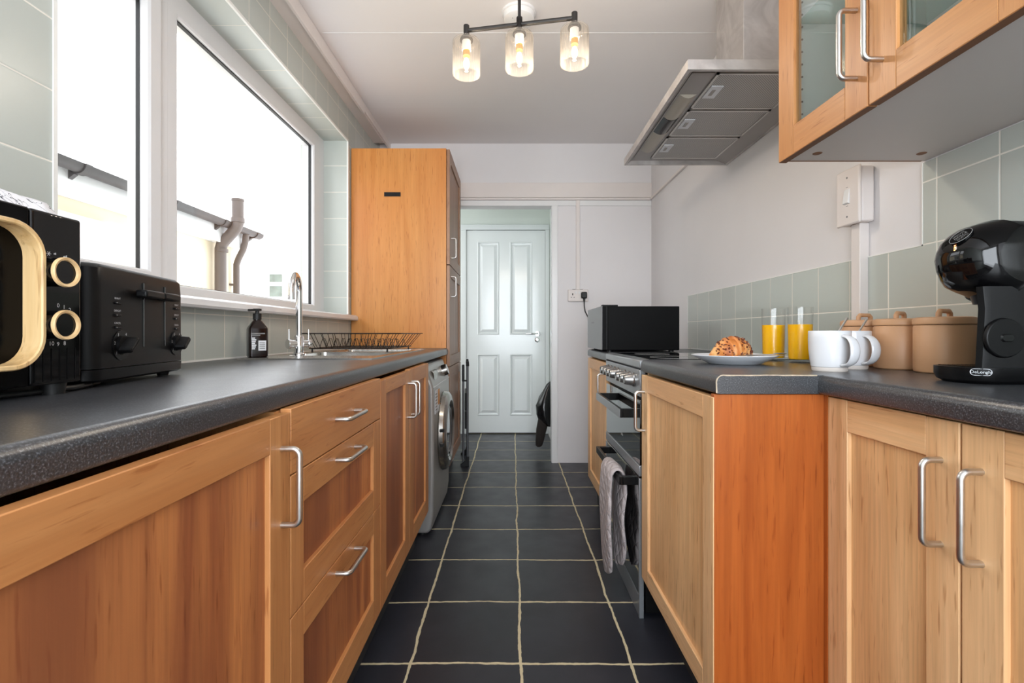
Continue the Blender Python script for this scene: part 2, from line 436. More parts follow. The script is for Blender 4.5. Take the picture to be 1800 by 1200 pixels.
# croissant
t = NT('golden_croissant_crust'); v = t.coords((30, 9, 9)); nn = t.noise(v, 1.5, 5, 0.6, 0.5)
t.set(Base_Color=t.ramp(nn, [(0.3, srgb(158, 78, 28)), (0.5, srgb(206, 128, 62)), (0.7, srgb(236, 188, 124))]), Roughness=0.45)
t.bump(nn, 0.4, 0.002); M['croissant'] = t.mat
M['choc'] = plain('dark_chocolate', srgb(98, 44, 24), 0.5)

# ------------------------------------------------------------------ room constants
ZC = 0.908                       # worktop top
XL, XR = -1.03, 1.075            # side walls
YB = 3.758                       # end wall with the doorway
ZCEIL = 2.47
WY0, WY1, WZ0, WZ1 = 1.088, 3.04, 1.10, 2.208    # window opening
XG = -1.18                       # room face of the window frame

# ------------------------------------------------------------------ structure
m = MB(); m.box(-1.6, 1.6, -1.9, 5.1, -0.12, 0.0); struct('floor', m, M['floor'])
m = MB(); m.box(-1.6, 1.6, -1.9, YB+0.1, ZCEIL, ZCEIL+0.12); struct('ceiling', m, M['ceiling'])
m = MB(); m.box(-1.6, 0.6, YB+0.1, 5.1, 2.40, 2.52); struct('ceiling_hall', m, M['hall'])
m = MB(); m.box(-0.93, XR-0.002, 2.372, 2.376, ZCEIL-0.0015, ZCEIL+0.001); struct('trim_1', m, M['white'])  # faint board joint
# left wall in pieces around the window
m = MB()
XO = -1.33
m.box(XO, XL, -1.9, WY0, 0, ZCEIL); m.box(XO, XL, WY1, YB, 0, ZCEIL)
m.box(XO, XL, WY0, WY1, 0, WZ0); m.box(XO, XL, WY0, WY1, WZ1, ZCEIL)
struct('wall_left', m, M['tile_left'], smooth=False)
m = MB(); m.box(XG, XL+0.001, WY1-0.004, WY1-0.0005, WZ0, WZ1); m.box(XG, XL+0.001, WY0+0.0005, WY0+0.004, WZ0, WZ1); struct('trim_2', m, M['tile_jamb'], smooth=False)
m = MB(); m.box(XG, XL+0.001, WY0, WY1, WZ1-0.004, WZ1-0.0005); struct('trim_3', m, M['tile_head'], smooth=False)
m = MB()   # white tile-edge trims around the reveal
m.box(XL-0.006, XL+0.003, WY1-0.008, WY1+0.002, WZ0, WZ1+0.006)
m.box(XL-0.006, XL+0.003, WY0-0.002, WY0+0.008, WZ0, WZ1+0.006)
m.box(XL-0.006, XL+0.003, WY0, WY1, WZ1-0.008, WZ1+0.003); struct('trim_4', m, M['edge_white'])
m = MB(); m.box(XL-0.02, XL+0.004, -1.0, 3.08, ZC, ZC+0.006); struct('trim_5', m, M['edge_white'])
m = MB(); m.box(-1.03, -0.955, -1.9, 3.60, 2.412, ZCEIL); struct('trim_6', m, M['trunk'])
m = MB(); m.box(-0.957, -0.943, -1.9, 3.10, 2.398, ZCEIL-0.001); m.box(-0.957, -0.943, 3.10, YB, 2.42, ZCEIL-0.001); struct('trim_7', m, M['trunk'], bev=0.002)
# right wall, end wall, rear wall
m = MB(); m.box(XR, XR+0.25, -1.9, YB+0.1, 0, ZCEIL); struct('wall_right', m, M['wall'])
OX0, OX1, OZ = -0.47, 0.304, 1.987
m = MB(); m.box(XO, OX0, YB, YB+0.1, 0, ZCEIL); m.box(OX1, XR+0.25, YB, YB+0.1, 0, ZCEIL); m.box(OX0, OX1, YB, YB+0.1, OZ, ZCEIL)
struct('wall_back', m, M['wall'])
m = MB()
m.box(OX1+0.0001, OX1+0.044, YB-0.010, YB, 0, OZ-0.0002); m.box(OX0-0.05, OX0, YB-0.010, YB, 0, OZ-0.0002); m.box(OX0-0.05, XR-0.001, YB-0.008, YB, OZ, OZ+0.042)
m.box(OX1-0.003, OX1+0.0, YB, YB+0.1, 0, OZ); m.box(OX0, OX0+0.003, YB, YB+0.1, 0, OZ); struct('trim_8', m, M['white'], bev=0.002)
m = MB(); m.box(-0.95, XR-0.001, YB-0.018, YB, 2.049, 2.163); struct('trim_9', m, M['trunk'], bev=0.003)
m = MB(); m.box(-0.95, XR-0.002, YB-0.020, YB-0.0001, 2.030, 2.046); struct('trim_10', m, M['trunk'], bev=0.002)
m = MB(); m.box(XR-0.016, XR, 1.4, YB-0.02, 2.030, 2.046); struct('trim_11', m, M['trunk'], bev=0.002)
m = MB(); m.box(-1.33, -0.9, -1.95, -1.9, 0, ZCEIL); m.box(0.9, 1.33, -1.95, -1.9, 0, ZCEIL); m.box(-0.9, 0.9, -1.95, -1.9, 2.32, ZCEIL); m.box(-0.9, 0.9, -1.95, -1.9, 0, 0.55)
struct('wall_rear', m, M['wall'])  # unseen wall, its opening left to let sky light in
# hall beyond the doorway
DY = 4.847
m = MB(); m.box(0.372, 0.5, YB+0.1, DY+0.1, 0, 2.42); struct('wall_hall_right', m, M['hall'])
m = MB(); m.box(-1.6, -0.50, DY, DY+0.1, 0, 2.42); m.box(0.345, 0.5, DY, DY+0.1, 0, 2.42); m.box(-0.5, 0.345, DY, DY+0.1, 2.05, 2.42); m.box(-0.5, 0.345, DY+0.06, DY+0.1, 0, 2.05); struct('wall_hall_end', m, M['hall'])  # includes a filler added behind the door to block leaking sky light
m = MB(); m.box(-1.6, -1.5, YB+0.1, DY+0.1, 0, 2.42); struct('wall_hall_left', m, M['hall'])
m = MB()  # door casing
for x0, x1 in ((-0.515, -0.462), (0.326, 0.366)): m.box(x0, x1, DY-0.018, DY, 0, 2.032)
m.box(-0.515, 0.366, DY-0.018, DY, 2.0321, 2.085)
struct('trim_12', m, M['door'], bev=0.003)
m = MB(); m.box(0.356, 0.371, YB+0.12, DY-0.03, 0, 0.12); struct('baseboard_hall', m, M['white'], bev=0.003)
# panel door
def panel_door():
    x0, x1, z0, z1, y = -0.460, 0.324, 0.012, 2.028, DY-0.006
    px = [(-0.352, -0.133), (-0.028, 0.197)]
    pz = [(0.182, 0.795), (0.989, 1.915)]
    m = MB(); xs = sorted({x0, x1} | {a for p in px for a in p}); zs = sorted({z0, z1} | {a for p in pz for a in p})
    for i in range(len(xs)-1):
        for j in range(len(zs)-1):
            a, b, c, d = xs[i], xs[i+1], zs[j], zs[j+1]
            if (a, b) in px and (c, d) in pz:
                steps = [(0, 0), (0.008, -0.004), (0.018, 0.010), (0.024, 0.011), (0.052, 0.0)]
                for k in range(len(steps)-1):
                    (i0, d0), (i1, d1) = steps[k], steps[k+1]
                    o = [(a+i0, y+d0, c+i0), (b-i0, y+d0, c+i0), (b-i0, y+d0, d-i0), (a+i0, y+d0, d-i0)]
                    n = [(a+i1, y+d1, c+i1), (b-i1, y+d1, c+i1), (b-i1, y+d1, d-i1), (a+i1, y+d1, d-i1)]
                    m.add(o+n, [(q, (q+1) % 4, 4+(q+1) % 4, 4+q) for q in range(4)])
                e = steps[-1]; m.add([(a+e[0], y+e[1], c+e[0]), (b-e[0], y+e[1], c+e[0]), (b-e[0], y+e[1], d-e[0]), (a+e[0], y+e[1], d-e[0])], [(0, 1, 2, 3)])
            else: m.add([(a, y, c), (b, y, c), (b, y, d), (a, y, d)], [(0, 1, 2, 3)])
    m.add([(x0, y, z0), (x1, y, z0), (x1, y, z1), (x0, y, z1), (x0, y+.036, z0), (x1, y+.036, z0), (x1, y+.036, z1), (x0, y+.036, z1)],
          [(0,1,5,4), (1,2,6,5), (2,3,7,6), (3,0,4,7), (4,5,6,7)])
    d = struct('door_1', m, M['door'], ang=0.2)
    h = MB(); h.cyl((0.252, y, 0.998), (0.252, y-0.008, 0.998), 0.026, n=28); h.cyl((0.252, y, 0.998), (0.252, y-0.05, 0.998), 0.009)
    h.tube([(0.252, y-0.048, 0.998), (0.235, y-0.052, 0.998), (0.135, y-0.05, 0.996)], 0.0085, 12)
    ob('door_handle', h, M['chrome'], d)
    h = MB(); h.lathe([(0.0, 0.006), (0.018, 0.006), (0.026, 0.003), (0.026, 0.0)], (0.247, y, 0.938), 28, axis='-y'); h.cyl((0.247, y, .938), (0.247, y-0.018, .938), 0.010)
    ob('keyhole_escutcheon', h, M['chrome'], d)
panel_door()

# right splashback tiles
m = MB(); XT = XR-0.004
m.box(XT, XR, -1.0, 1.2666, ZC, 1.445); m.box(XT, XR, 1.2666, 2.965, ZC, 1.229); struct('trim_13', m, M['tile_right'], smooth=False)
m = MB(); m.box(XT-0.001, XR, 1.2666, 2.965, 1.229, 1.232); m.box(XT-0.001, XR, 2.965, 2.968, ZC, 1.232); m.box(XT-0.001, XR, 1.2666, 1.2696, 1.229, 1.445)
m.box(XT-0.004, XT+0.001, -1.0, 2.9, ZC, ZC+0.005); struct('trim_14', m, M['edge_white'])

# ------------------------------------------------------------------ window
wf = MB(); XB = -1.25; fz0, fz1 = 1.125, 2.208
def fbox(m, x0, x1, y0, y1, z0, z1, l, r_, b, t_, mi=0):
    m.box(x0, x1, y0, y1, z0, z0+b, mi); m.box(x0, x1, y0, y1, z1-t_, z1, mi)
    if l: m.box(x0, x1, y0, y0+l, z0+b, z1-t_, mi)
    if r_: m.box(x0, x1, y1-r_, y1, z0+b, z1-t_, mi)
def mframe(m, x0, x1, y0, y1, z0, z1, l, r_, b, t_, ch=0.006):
    O = [(y0, z0), (y1, z0), (y1, z1), (y0, z1)]; I = [(y0+l, z0+b), (y1-r_, z0+b), (y1-r_, z1-t_), (y0+l, z1-t_)]
    I2 = [(y0+l-ch, z0+b-ch), (y1-r_+ch, z0+b-ch), (y1-r_+ch, z1-t_+ch), (y0+l-ch, z1-t_+ch)]
    m.loft([[(x, p[0], p[1]) for p in q] for x, q in ((x0, O), (x1, O), (x1, I2), (x1-ch, I), (x0, I))], closed=True)
mframe(wf, XB, XG, WY0, 1.660, fz0, fz1, 0.052, 0.042, 0.047, 0.09)
mframe(wf, XB, XG, 1.6602, WY1, fz0, fz1, 0.052, 0.155, 0.047, 0.09)
win = struct('window_1', wf, M['upvc'])
s = MB()   # opening sash on the near side
sy0, sy1, sz0, sz1 = 1.115, 1.612, 1.150, 2.150
mframe(s, XB+0.01, XG+0.012, sy0, sy1, sz0, sz1, 0.05, 0.05, 0.055, 0.075)
ob('window_sash', s, M['upvc'], win)
g = MB()
g.box(-1.212, -1.200, 1.560, 1.565, 1.205, 2.078); g.box(-1.212, -1.200, sy0+0.05, 1.565, 2.072, 2.078); g.box(-1.212, -1.2, sy0+.05, 1.565, 1.203, 1.208)
g.box(-1.20, -1.1725, 1.6122, 1.6155, 1.15, 2.15)
g.box(-1.212, -1.198, 1.712, 1.717, 1.172, 2.12); g.box(-1.212, -1.198, 2.880, 2.885, 1.172, 2.12); g.box(-1.212, -1.198, 1.712, 2.885, 2.113, 2.119); g.box(-1.212, -1.198, 1.712, 2.885, 1.171, 1.175)
ob('window_gasket', g, M['gasket'], win)
g = MB(); g.box(-1.216, -1.212, sy0+0.04, 1.57, 1.19, 2.09); ob('window_pane', g, M['winglass'], win)
g = MB(); g.box(-1.216, -1.212, 1.70, 2.9, 1.16, 2.13); ob('window_pane', g, M['winglass'], win)
m = MB(); m.prism([(XG, 1.118), (XG, 1.092), (-1.0, 1.080), (-0.984, 1.082), (-0.980, 1.090), (-0.984, 1.108), (-0.996, 1.116), (-1.03, 1.119)], 'y', WY0+0.002, WY1+0.07)
m.v = [(x, y, z) if not (y > WY1 and x < XL+0.002) else (XL+0.002, y, z) for x, y, z in m.v]
ob('window_sill', m, M['upvc'], win, bev=0.002)

# ------------------------------------------------------------------ outside
nb = thing('neighbouring_house', 'cream rendered house wall seen through the window, with white fascia', 'house', (-3.2, 4.0, 0))
m = MB(); m.box(-3.6, -2.95, -2.0, 5.18, -1.0, 1.899); ob('house_wall', m, M['render'], nb)
m = MB(); m.box(-3.6, -2.86, -2.0, 5.26, 1.90, 1.915); m.box(-2.86, -2.84, -2.0, 5.26, 1.89, 2.058); ob('fascia', m, M['upvc'], nb)
m = MB(); m.add([(-2.83, -2, 2.08), (-2.83, 5.3, 2.08), (-4.6, 5.3, 2.35), (-4.6, -2, 2.35), (-2.83, -2, 2.06), (-2.83, 5.3, 2.06), (-4.6, 5.3, 2.33), (-4.6, -2, 2.33)], [(0,1,2,3), (4,7,6,5), (0,4,5,1), (1,5,6,2), (2,6,7,3), (3,7,4,0)]); ob('roof', m, M['slates'], nb)
m = MB(); m.box(-2.96, -2.93, 2.3, 3.50, 0.6, 1.80); fr = ob('window_frame', m, M['upvc'], nb, bev=0.004)
m = MB(); m.box(-2.932, -2.927, 2.38, 2.84, 0.7, 1.70); m.box(-2.932, -2.927, 2.95, 3.28, 0.85, 1.64); ob('glazing', m, M['farglass'], fr)
gt = thing('gutter', 'dark half-round gutter running along the eaves of the cream house', 'gutter', (-2.79, 2.0, 2.0))
pr = [(0.055*math.cos(a), 0.055*math.sin(a)) for a in [PI+PI*i/10 for i in range(11)]]+[(0.047*math.cos(a), 0.047*math.sin(a)) for a in [2*PI-PI*i/10 for i in range(11)]]
m = MB(); m.prism([(-2.785+a, 2.085+b) for a, b in pr], 'y', -2.0, 5.33); ob('channel', m, M['pipe2'], gt)
for yy in (2.35, 3.10, 3.95, 4.62, 5.2):
    m = MB(); pr2 = [(0.064*math.cos(a), 0.064*math.sin(a)) for a in [PI+PI*i/10 for i in range(11)]]+[(0.054*math.cos(a), 0.054*math.sin(a)) for a in [2*PI-PI*i/10 for i in range(11)]]
    m.prism([(-2.785+a, 2.085+b) for a, b in pr2], 'y', yy, yy+0.05); m.prism([(-2.84, 2.06), (-2.84, 1.99), (-2.80, 2.02)], 'y', yy, yy+0.03)
    ob('gutter_bracket', m, M['pipe2'], gt)
sp_ = thing('soil_pipe', 'thick grey-brown soil pipe with a swan neck, rising above the gutter', 'pipe', (-2.86, 4.77, 0))
m = MB(); m.tube([(-2.87, 4.77, -0.9), (-2.87, 4.77, 1.83), (-2.855, 4.77, 1.88), (-2.72, 4.77, 2.03), (-2.70, 4.77, 2.08), (-2.70, 4.77, 2.32)], 0.052, 20); ob('pipe', m, M['pipe'], sp_)
for (p0, p1, r) in (((-2.70, 4.77, 2.09), (-2.70, 4.77, 2.135), 0.06), ((-2.70, 4.77, 2.30), (-2.70, 4.77, 2.32), 0.056), ((-2.86, 4.77, 1.80), (-2.86, 4.77, 1.83), 0.058)):
    m = MB(); m.cyl(p0, p1, r, n=24); ob('collar', m, M['pipe'], sp_)
m = MB(); m.box(-2.96, -2.87, 4.73, 4.81, 1.38, 1.41); ob('pipe_bracket', m, M['pipe'], sp_)
dp = thing('downpipe', 'thin grey-brown downpipe right of the thick soil pipe', 'pipe', (-2.89, 5.08, 0))
m = MB(); m.tube([(-2.89, 5.08, -0.9), (-2.89, 5.08, 1.72), (-2.87, 5.08, 1.78), (-2.82, 5.08, 1.88), (-2.80, 5.08, 1.95), (-2.79, 5.08, 2.035)], 0.031, 16); ob('pipe', m, M['pipe'], dp)
m = MB(); m.box(-2.96, -2.89, 5.05, 5.10, 1.50, 1.52); ob('pipe_bracket', m, M['pipe'], dp)
fh = thing('distant_house', 'pale distant house with a slate roof and one sash window', 'house', (-6.5, 14, -1))
m = MB(); m.box(-9.0, -5.2, 14.0, 18.0, -1.0, 2.9); ob('house_wall', m, M['farwall'], fh)
m = MB(); m.add([(-9.2, 13.9, 2.9), (-5.0, 13.9, 2.9), (-5.0, 16, 4.1), (-9.2, 16, 4.1), (-9.2, 18.1, 2.9), (-5.0, 18.1, 2.9)], [(0,1,2,3), (3,2,5,4), (0,3,4), (1,5,2), (0,4,5,1)]); ob('roof', m, M['slates'], fh)
m = MB(); m.box(-7.05, -6.55, 13.94, 14.02, 1.98, 2.80); fr = ob('window_frame', m, M['upvc'], fh)
m = MB(); m.box(-6.98, -6.62, 13.93, 13.95, 2.48, 2.70); m.box(-6.98, -6.62, 13.93, 13.95, 2.06, 2.36); ob('glazing', m, M['farglass'], fr)

# ------------------------------------------------------------------ cabinet builders
def handle(parent, base, out, along, L, proj=0.031, r=0.0052, name='handle', mat='steel', rc=0.012):
    b = Vector(base); o = Vector(out); a = Vector(along)
    h = L/2; pts = [b-a*h, b-a*h+o*(proj-rc)]
    for i in range(1, 6):
        t = PI/2*i/5; pts.append(b-a*h+o*(proj-rc)+o*rc*math.sin(t)+a*rc*(1-math.cos(t)))
    pts += [b+a*(h-rc)+o*proj]
    for i in range(1, 6):
        t = PI/2*i/5; pts.append(b+a*h+o*(proj-rc)-a*rc*(1-math.sin(t))+o*rc*math.cos(t))
    pts.append(b+a*h)
    m = MB(); m.tube(pts, r, 12); return ob(name, m, M[mat], parent, label=None)
def shaker(parent, xf, s, y0, y1, z0, z1, ls, rs, bt, tp, mats, pmat, name='door', glass=False, th=0.02):
    """front at plane x=xf, outward direction s (+1/-1); ls/rs = stile widths at y0/y1"""
    xb = xf-s*th; a, b = sorted((xf, xb)); g = 0.0012
    m = MB()
    m.box(a, b, y0+g, y0+ls, z0, z1, 0); m.box(a, b, y1-rs, y1-g, z0, z1, 0)
    m.box(a, b, y0+ls, y1-rs, z0, z0+bt, 1); m.box(a, b, y0+ls, y1-rs, z1-tp, z1, 1)
    d = ob(name, m, [M[mats[0]], M[mats[1]]], parent, bev=0.0014)
    px = xf-s*0.009; pa, pb = sorted((px, px-s*0.006))
    if glass:
        m = MB(); m.box(px-0.002, px+0.002, y0+ls-0.006, y1-rs+0.006, z0+bt-0.006, z1-tp+0.006); ob('door_glass', m, M['doorglass'], d)
    else:
        m = MB(); m.box(pa, pb, y0+ls-0.004, y1-rs+0.004, z0+bt-0.004, z1-tp+0.004); ob('door_panel', m, M[pmat], d)
    return d
def carcass(root, x0, x1, y0, y1, z0, z1, side='frame_z', open_front=None):
    m = MB(); t = 0.016
    m.box(x0, x1, y0+0.001, y0+t, z0, z1); m.box(x0, x1, y1-t, y1-0.001, z0, z1); m.box(x0, x1, y0+t, y1-t, z0, z0+t)
    bx = (x1-t, x1) if abs(x1) > abs(x0) else (x0, x0+t)
    m.box(bx[0], bx[1], y0+t, y1-t, z0+t, z1)
    return ob('carcass', m, M[side], root)
ZD = ZC-0.041       # underside of worktops
FL = -0.395         # left door face plane
ZB = 0.168

# --- left near cupboard
r = thing('base_cabinet', 'honey oak cupboard under the microwave end of the left worktop, reddish door panel', 'cabinet', (-0.7, 0.56, 0))
carcass(r, -1.0, FL-0.021, 0.264, 0.863, 0.15, ZD-0.004)
d = shaker(r, FL, 1, 0.266, 0.863, ZB, 0.860, 0.072, 0.072, 0.07, 0.058, ('frame_z', 'frame_y'), 'panel_l')
handle(d, (FL, 0.829, 0.738), (1,0,0), (0,0,1), 0.130)
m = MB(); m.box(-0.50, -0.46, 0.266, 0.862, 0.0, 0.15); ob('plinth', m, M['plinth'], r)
# --- drawer unit
r = thing('drawer_unit', 'honey oak unit of three drawers with steel bar handles, left worktop', 'drawer unit', (-0.7, 1.16, 0))
carcass(r, -1.0, FL-0.021, 0.864, 1.452, 0.15, ZD-0.004)
m = MB(); m.box(FL-0.02, FL, 0.8655, 1.4505, 0.748, ZD-0.001); d = ob('drawer', m, M['frame_y'], r, bev=0.0015)
handle(d, (FL, 1.150, 0.808), (1,0,0), (0,1,0), 0.128)
d = shaker(r, FL, 1, 0.864, 1.452, 0.4925, 0.7455, 0.055, 0.072, 0.062, 0.063, ('frame_z', 'frame_y'), 'panel_l', 'drawer')
handle(d, (FL, 1.150, 0.717), (1,0,0), (0,1,0), 0.128)
d = shaker(r, FL, 1, 0.864, 1.452, ZB, 0.490, 0.055, 0.072, 0.072, 0.060, ('frame_z', 'frame_y'), 'panel_l', 'drawer')
handle(d, (FL, 1.150, 0.463), (1,0,0), (0,1,0), 0.128)
m = MB(); m.box(-0.50, -0.46, 0.865, 1.451, 0.0, 0.15); ob('plinth', m, M['plinth'], r)
# --- sink cupboard, two doors
r = thing('base_cabinet', 'honey oak two-door cupboard beneath the sink, beside the washing machine', 'cabinet', (-0.7, 1.87, 0))
m = MB(); m.box(-1.0, FL-0.021, 1.454, 1.470, 0.15, ZD-0.004); m.box(-1.0, FL-0.021, 2.263, 2.279, 0.15, ZD-0.004); m.box(-1.0, FL-0.021, 1.47, 2.263, 0.15, 0.166)
ob('carcass', m, M['frame_z'], r)
d = shaker(r, FL, 1, 1.453, 1.865, ZB, 0.858, 0.066, 0.076, 0.07, 0.045, ('frame_z', 'frame_y'), 'panel_l')
handle(d, (FL, 1.832, 0.748), (1,0,0), (0,0,1), 0.128)
d = shaker(r, FL, 1, 1.865, 2.279, ZB, 0.862, 0.076, 0.070, 0.07, 0.060, ('frame_z', 'frame_y'), 'panel_l')
handle(d, (FL, 1.900, 0.748), (1,0,0), (0,0,1), 0.128)
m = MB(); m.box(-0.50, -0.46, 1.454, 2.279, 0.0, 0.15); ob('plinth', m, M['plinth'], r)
# --- tall cabinet
r = thing('tall_cabinet', 'tall honey varnished larder cabinet at the end of the left worktop', 'cabinet', (-0.72, 3.41, 0))
m = MB(); m.box(-1.026, -0.422, 3.085, 3.103, 0.15, 2.177); m.box(-1.026, -0.422, 3.72, 3.736, 0.15, 2.177); m.box(-1.026, -0.422, 3.103, 3.72, 2.16, 2.177); m.box(-1.026, -1.01, 3.103, 3.72, 0.1, 2.16); m.box(-1.026, -0.422, 3.103, 3.72, 0.15, 0.166)
ob('carcass', m, M['tall_side'], r, bev=0.001)
d = shaker(r, -0.400, 1, 3.086, 3.737, 1.440, 2.172, 0.075, 0.075, 0.07, 0.07, ('tall_z', 'tall_y'), 'tall_z')
handle(d, (-0.400, 3.16, 1.555), (1,0,0), (0,0,1), 0.128)
d = shaker(r, -0.400, 1, 3.086, 3.737, 0.790, 1.434, 0.075, 0.075, 0.07, 0.07, ('tall_z', 'tall_y'), 'tall_z')
handle(d, (-0.400, 3.16, 1.305), (1,0,0), (0,0,1), 0.128)
d = shaker(r, -0.400, 1, 3.086, 3.737, 0.155, 0.785, 0.075, 0.075, 0.07, 0.07, ('tall_z', 'tall_y'), 'tall_z')
m = MB(); m.box(-0.50, -0.46, 3.104, 3.719, 0.0, 0.149); ob('plinth', m, M['plinth'], r)
m = MB(); m.box(-0.8157, -0.712, 3.0815, 3.085, 1.871, 1.897, M=Matrix.Translation((0,0,0))); ob('black_sticker', m, M['black'], r, label='black rectangular sticker on the side panel')

# --- worktops
def wt_prof(xe, xbk, r1=0.016, r2=0.006, s=1):
    """profile in (x,z): front edge at xe, back at xbk; s = +1 if the front faces +x"""
    pts = [(xbk, ZD), (xe-s*r2, ZD)]
    for i in range(1, 5): a = PI/2*i/4; pts.append((xe-s*r2+s*r2*math.sin(a), ZD+r2-r2*math.cos(a)))
    for i in range(0, 7): a = PI/2*i/6; pts.append((xe-s*r1+s*r1*math.cos(a), ZC-r1+r1*math.sin(a)))
    pts.append((xbk, ZC)); return pts
m = MB()
m.prism(wt_prof(-0.41, -1.029), 'y', -1.0, 1.735)
m.prism(wt_prof(-0.41, -0.53), 'y', 1.735, 2.70)
m.prism([(-1.029, ZD), (-0.935, ZD), (-0.935, ZC), (-1.029, ZC)], 'y', 1.735, 2.70)
m.prism(wt_prof(-0.41, -1.029), 'y', 2.70, 3.083)
ob('worktop', m, M['worktop'], ang=0.5, label='long dark slate worktop on the left, with the sink set into it', cat='worktop')
m = MB()
r = thing('worktop', 'dark slate L-shaped worktop on the right, carrying the mugs and coffee machine', 'worktop', (0.87, 0.8, ZD))
m.prism(wt_prof(0.449, XT-0.001, s=-1), 'y', 1.069, 1.698)
m.prism(wt_prof(0.672, XT-0.001, s=-1), 'y', -1.0, 1.0689)
ob('slab', m, M['worktop'], r, ang=0.5)
m = MB(); rnd = random.Random(4)
pts = [(0.4495, ZD+0.002)]+[(0.449+0.016-0.0165*math.cos(a), ZC-0.016+0.0165*math.sin(a)) for a in [PI/2*i/6 for i in range(7)]]
pth = [(p[0], 1.0683, p[1]) for p in pts]+[(0.47+0.2*i/14, 1.0683, ZC-0.0002+rnd.uniform(-.0004, .0006)) for i in range(15)]
m.tube(pth, [0.0011+0.0007*rnd.random() for _ in pth], 6); ob('worn_edge', m, M['chip'], r, label='pale worn laminate edge')
m = MB(); m.prism(wt_prof(0.449, XT-0.001, s=-1), 'y', 2.325, 2.90)
ob('worktop', m, M['worktop'], ang=0.5, label='short dark worktop beyond the cooker, under the small fridge', cat='worktop')

# --- right peninsula cupboard
FR = 0.446
r = thing('base_cabinet', 'pale oak cupboard between cooker and worktop corner, with an orange varnished end panel', 'cabinet', (0.75, 1.38, 0))
m = MB(); m.box(FR+0.002, 1.07, 1.078, 1.096, 0.0, ZD-0.002); ob('end_panel', m, M['end_panel'], r, bev=0.001, label='orange varnished end panel')
m = MB(); m.box(FR+0.021, 1.07, 1.66, 1.676, 0.15, ZD-0.002); m.box(FR+0.021, 1.07, 1.096, 1.66, 0.15, 0.166); ob('carcass', m, M['pale_z'], r)
d = shaker(r, FR, -1, 1.078, 1.677, 0.160, 0.858, 0.062, 0.072, 0.055, 0.055, ('pale_z', 'pale_y'), 'pale_panel')
handle(d, (FR, 1.640, 0.738), (-1,0,0), (0,0,1), 0.130)
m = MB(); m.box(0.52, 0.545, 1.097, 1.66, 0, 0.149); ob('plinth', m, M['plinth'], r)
# --- right near cupboard
FN = 0.692
r = thing('base_cabinet', 'knotty pale oak two-door cupboard under the coffee machine, right foreground', 'cabinet', (0.88, 0.75, 0))
m = MB(); m.box(FN+0.021, 1.07, 1.059, 1.076, 0.1, ZD-0.002); m.box(FN+0.021, 1.07, 0.44, 0.456, 0.1, ZD-0.002); m.box(FN+0.021, 1.07, 0.456, 1.059, 0.1, 0.116); ob('carcass', m, M['pale_z'], r)
m = MB(); m.box(FN-0.001, FN+0.02, 1.066, 1.0775, 0.1, ZD-0.002); ob('filler_strip', m, M['end_panel'], r)
d = shaker(r, FN, -1, 0.751, 1.066, 0.108, 0.862, 0.062, 0.062, 0.07, 0.066, ('pale_z', 'pale_y'), 'pale_panel')
handle(d, (FN, 0.784, 0.728), (-1,0,0), (0,0,1), 0.136)
d = shaker(r, FN, -1, 0.434, 0.749, 0.108, 0.862, 0.062, 0.066, 0.07, 0.066, ('pale_z', 'pale_y'), 'pale_panel')
handle(d, (FN, 0.716, 0.728), (-1,0,0), (0,0,1), 0.136)
m = MB(); m.box(0.75, 0.77, 0.44, 1.07, 0, 0.099); ob('plinth', m, M['plinth'], r)
# --- far right cupboard
r = thing('base_cabinet', 'pale oak single-door cupboard beyond the cooker, below the small fridge', 'cabinet', (0.75, 2.6, 0))
carcass(r, FR+0.021, 1.07, 2.330, 2.868, 0.15, ZD-0.003, 'pale_z')
d = shaker(r, FR, -1, 2.328, 2.868, 0.160, 0.858, 0.07, 0.07, 0.06, 0.055, ('pale_z', 'pale_y'), 'pale_panel')
handle(d, (FR, 2.36, 0.738), (-1,0,0), (0,0,1), 0.130)
m = MB(); m.box(0.50, 0.525, 2.330, 2.868, 0, 0.149); ob('plinth', m, M['plinth'], r)
# --- wall cabinet
FW = 0.6934
r = thing('wall_cabinet', 'oak wall cabinet with glazed doors above the coffee machine', 'cabinet', (0.88, 0.9, 1.4455))
m = MB(); x0, x1, y0, y1, z0, z1 = FW+0.022, XR-0.001, 0.30, 1.2655, 1.449, 2.17
m.box(x0, x1, y0, y1, z0, z0+0.016, 0); ob('bottom_board', m, M['underside'], r)
m = MB(); m.box(x0, x1, y1-0.016, y1, z0+.016, z1); m.box(x0, x1, y0, y0+0.016, z0+.016, z1); m.box(x0, x1, 0.618, 0.634, z0+.016, z1); m.box(x0, x1, y0, y1, z1, z1+0.016); m.box(x1-0.008, x1, y0+.016, y1-.016, z0+.016, z1)
ob('carcass', m, M['carcass'], r)
m = MB(); m.box(x0+0.02, x1-0.01, 0.636, y1-0.018, 1.795, 1.801); ob('glass_shelf', m, M['shelfglass'], r)
m = MB()
for k in range(16):
    for yy in (y1-0.0165,):
        m = MB(); m.cyl((x0+0.03, yy-0.0008, 1.50+0.032*k), (x0+0.03, yy+0.0004, 1.50+0.032*k), 0.0026, n=10); ob('shelf_pin_hole', m, M['black'], r)
m = MB()
for xx in (0.76, 1.02):
    m = MB(); m.lathe([(0.0, -0.0015), (0.009, -0.0015), (0.011, 0.0)], (xx, 1.21, z0), 16); ob('cam_fitting', m, M['bare_brown'], r)
m = MB(); m.box(x0, x1-0.01, y1-0.004, y1+0.001, z0-0.001, z0+0.018); ob('edge_strip', m, M['bare_brown'], r)
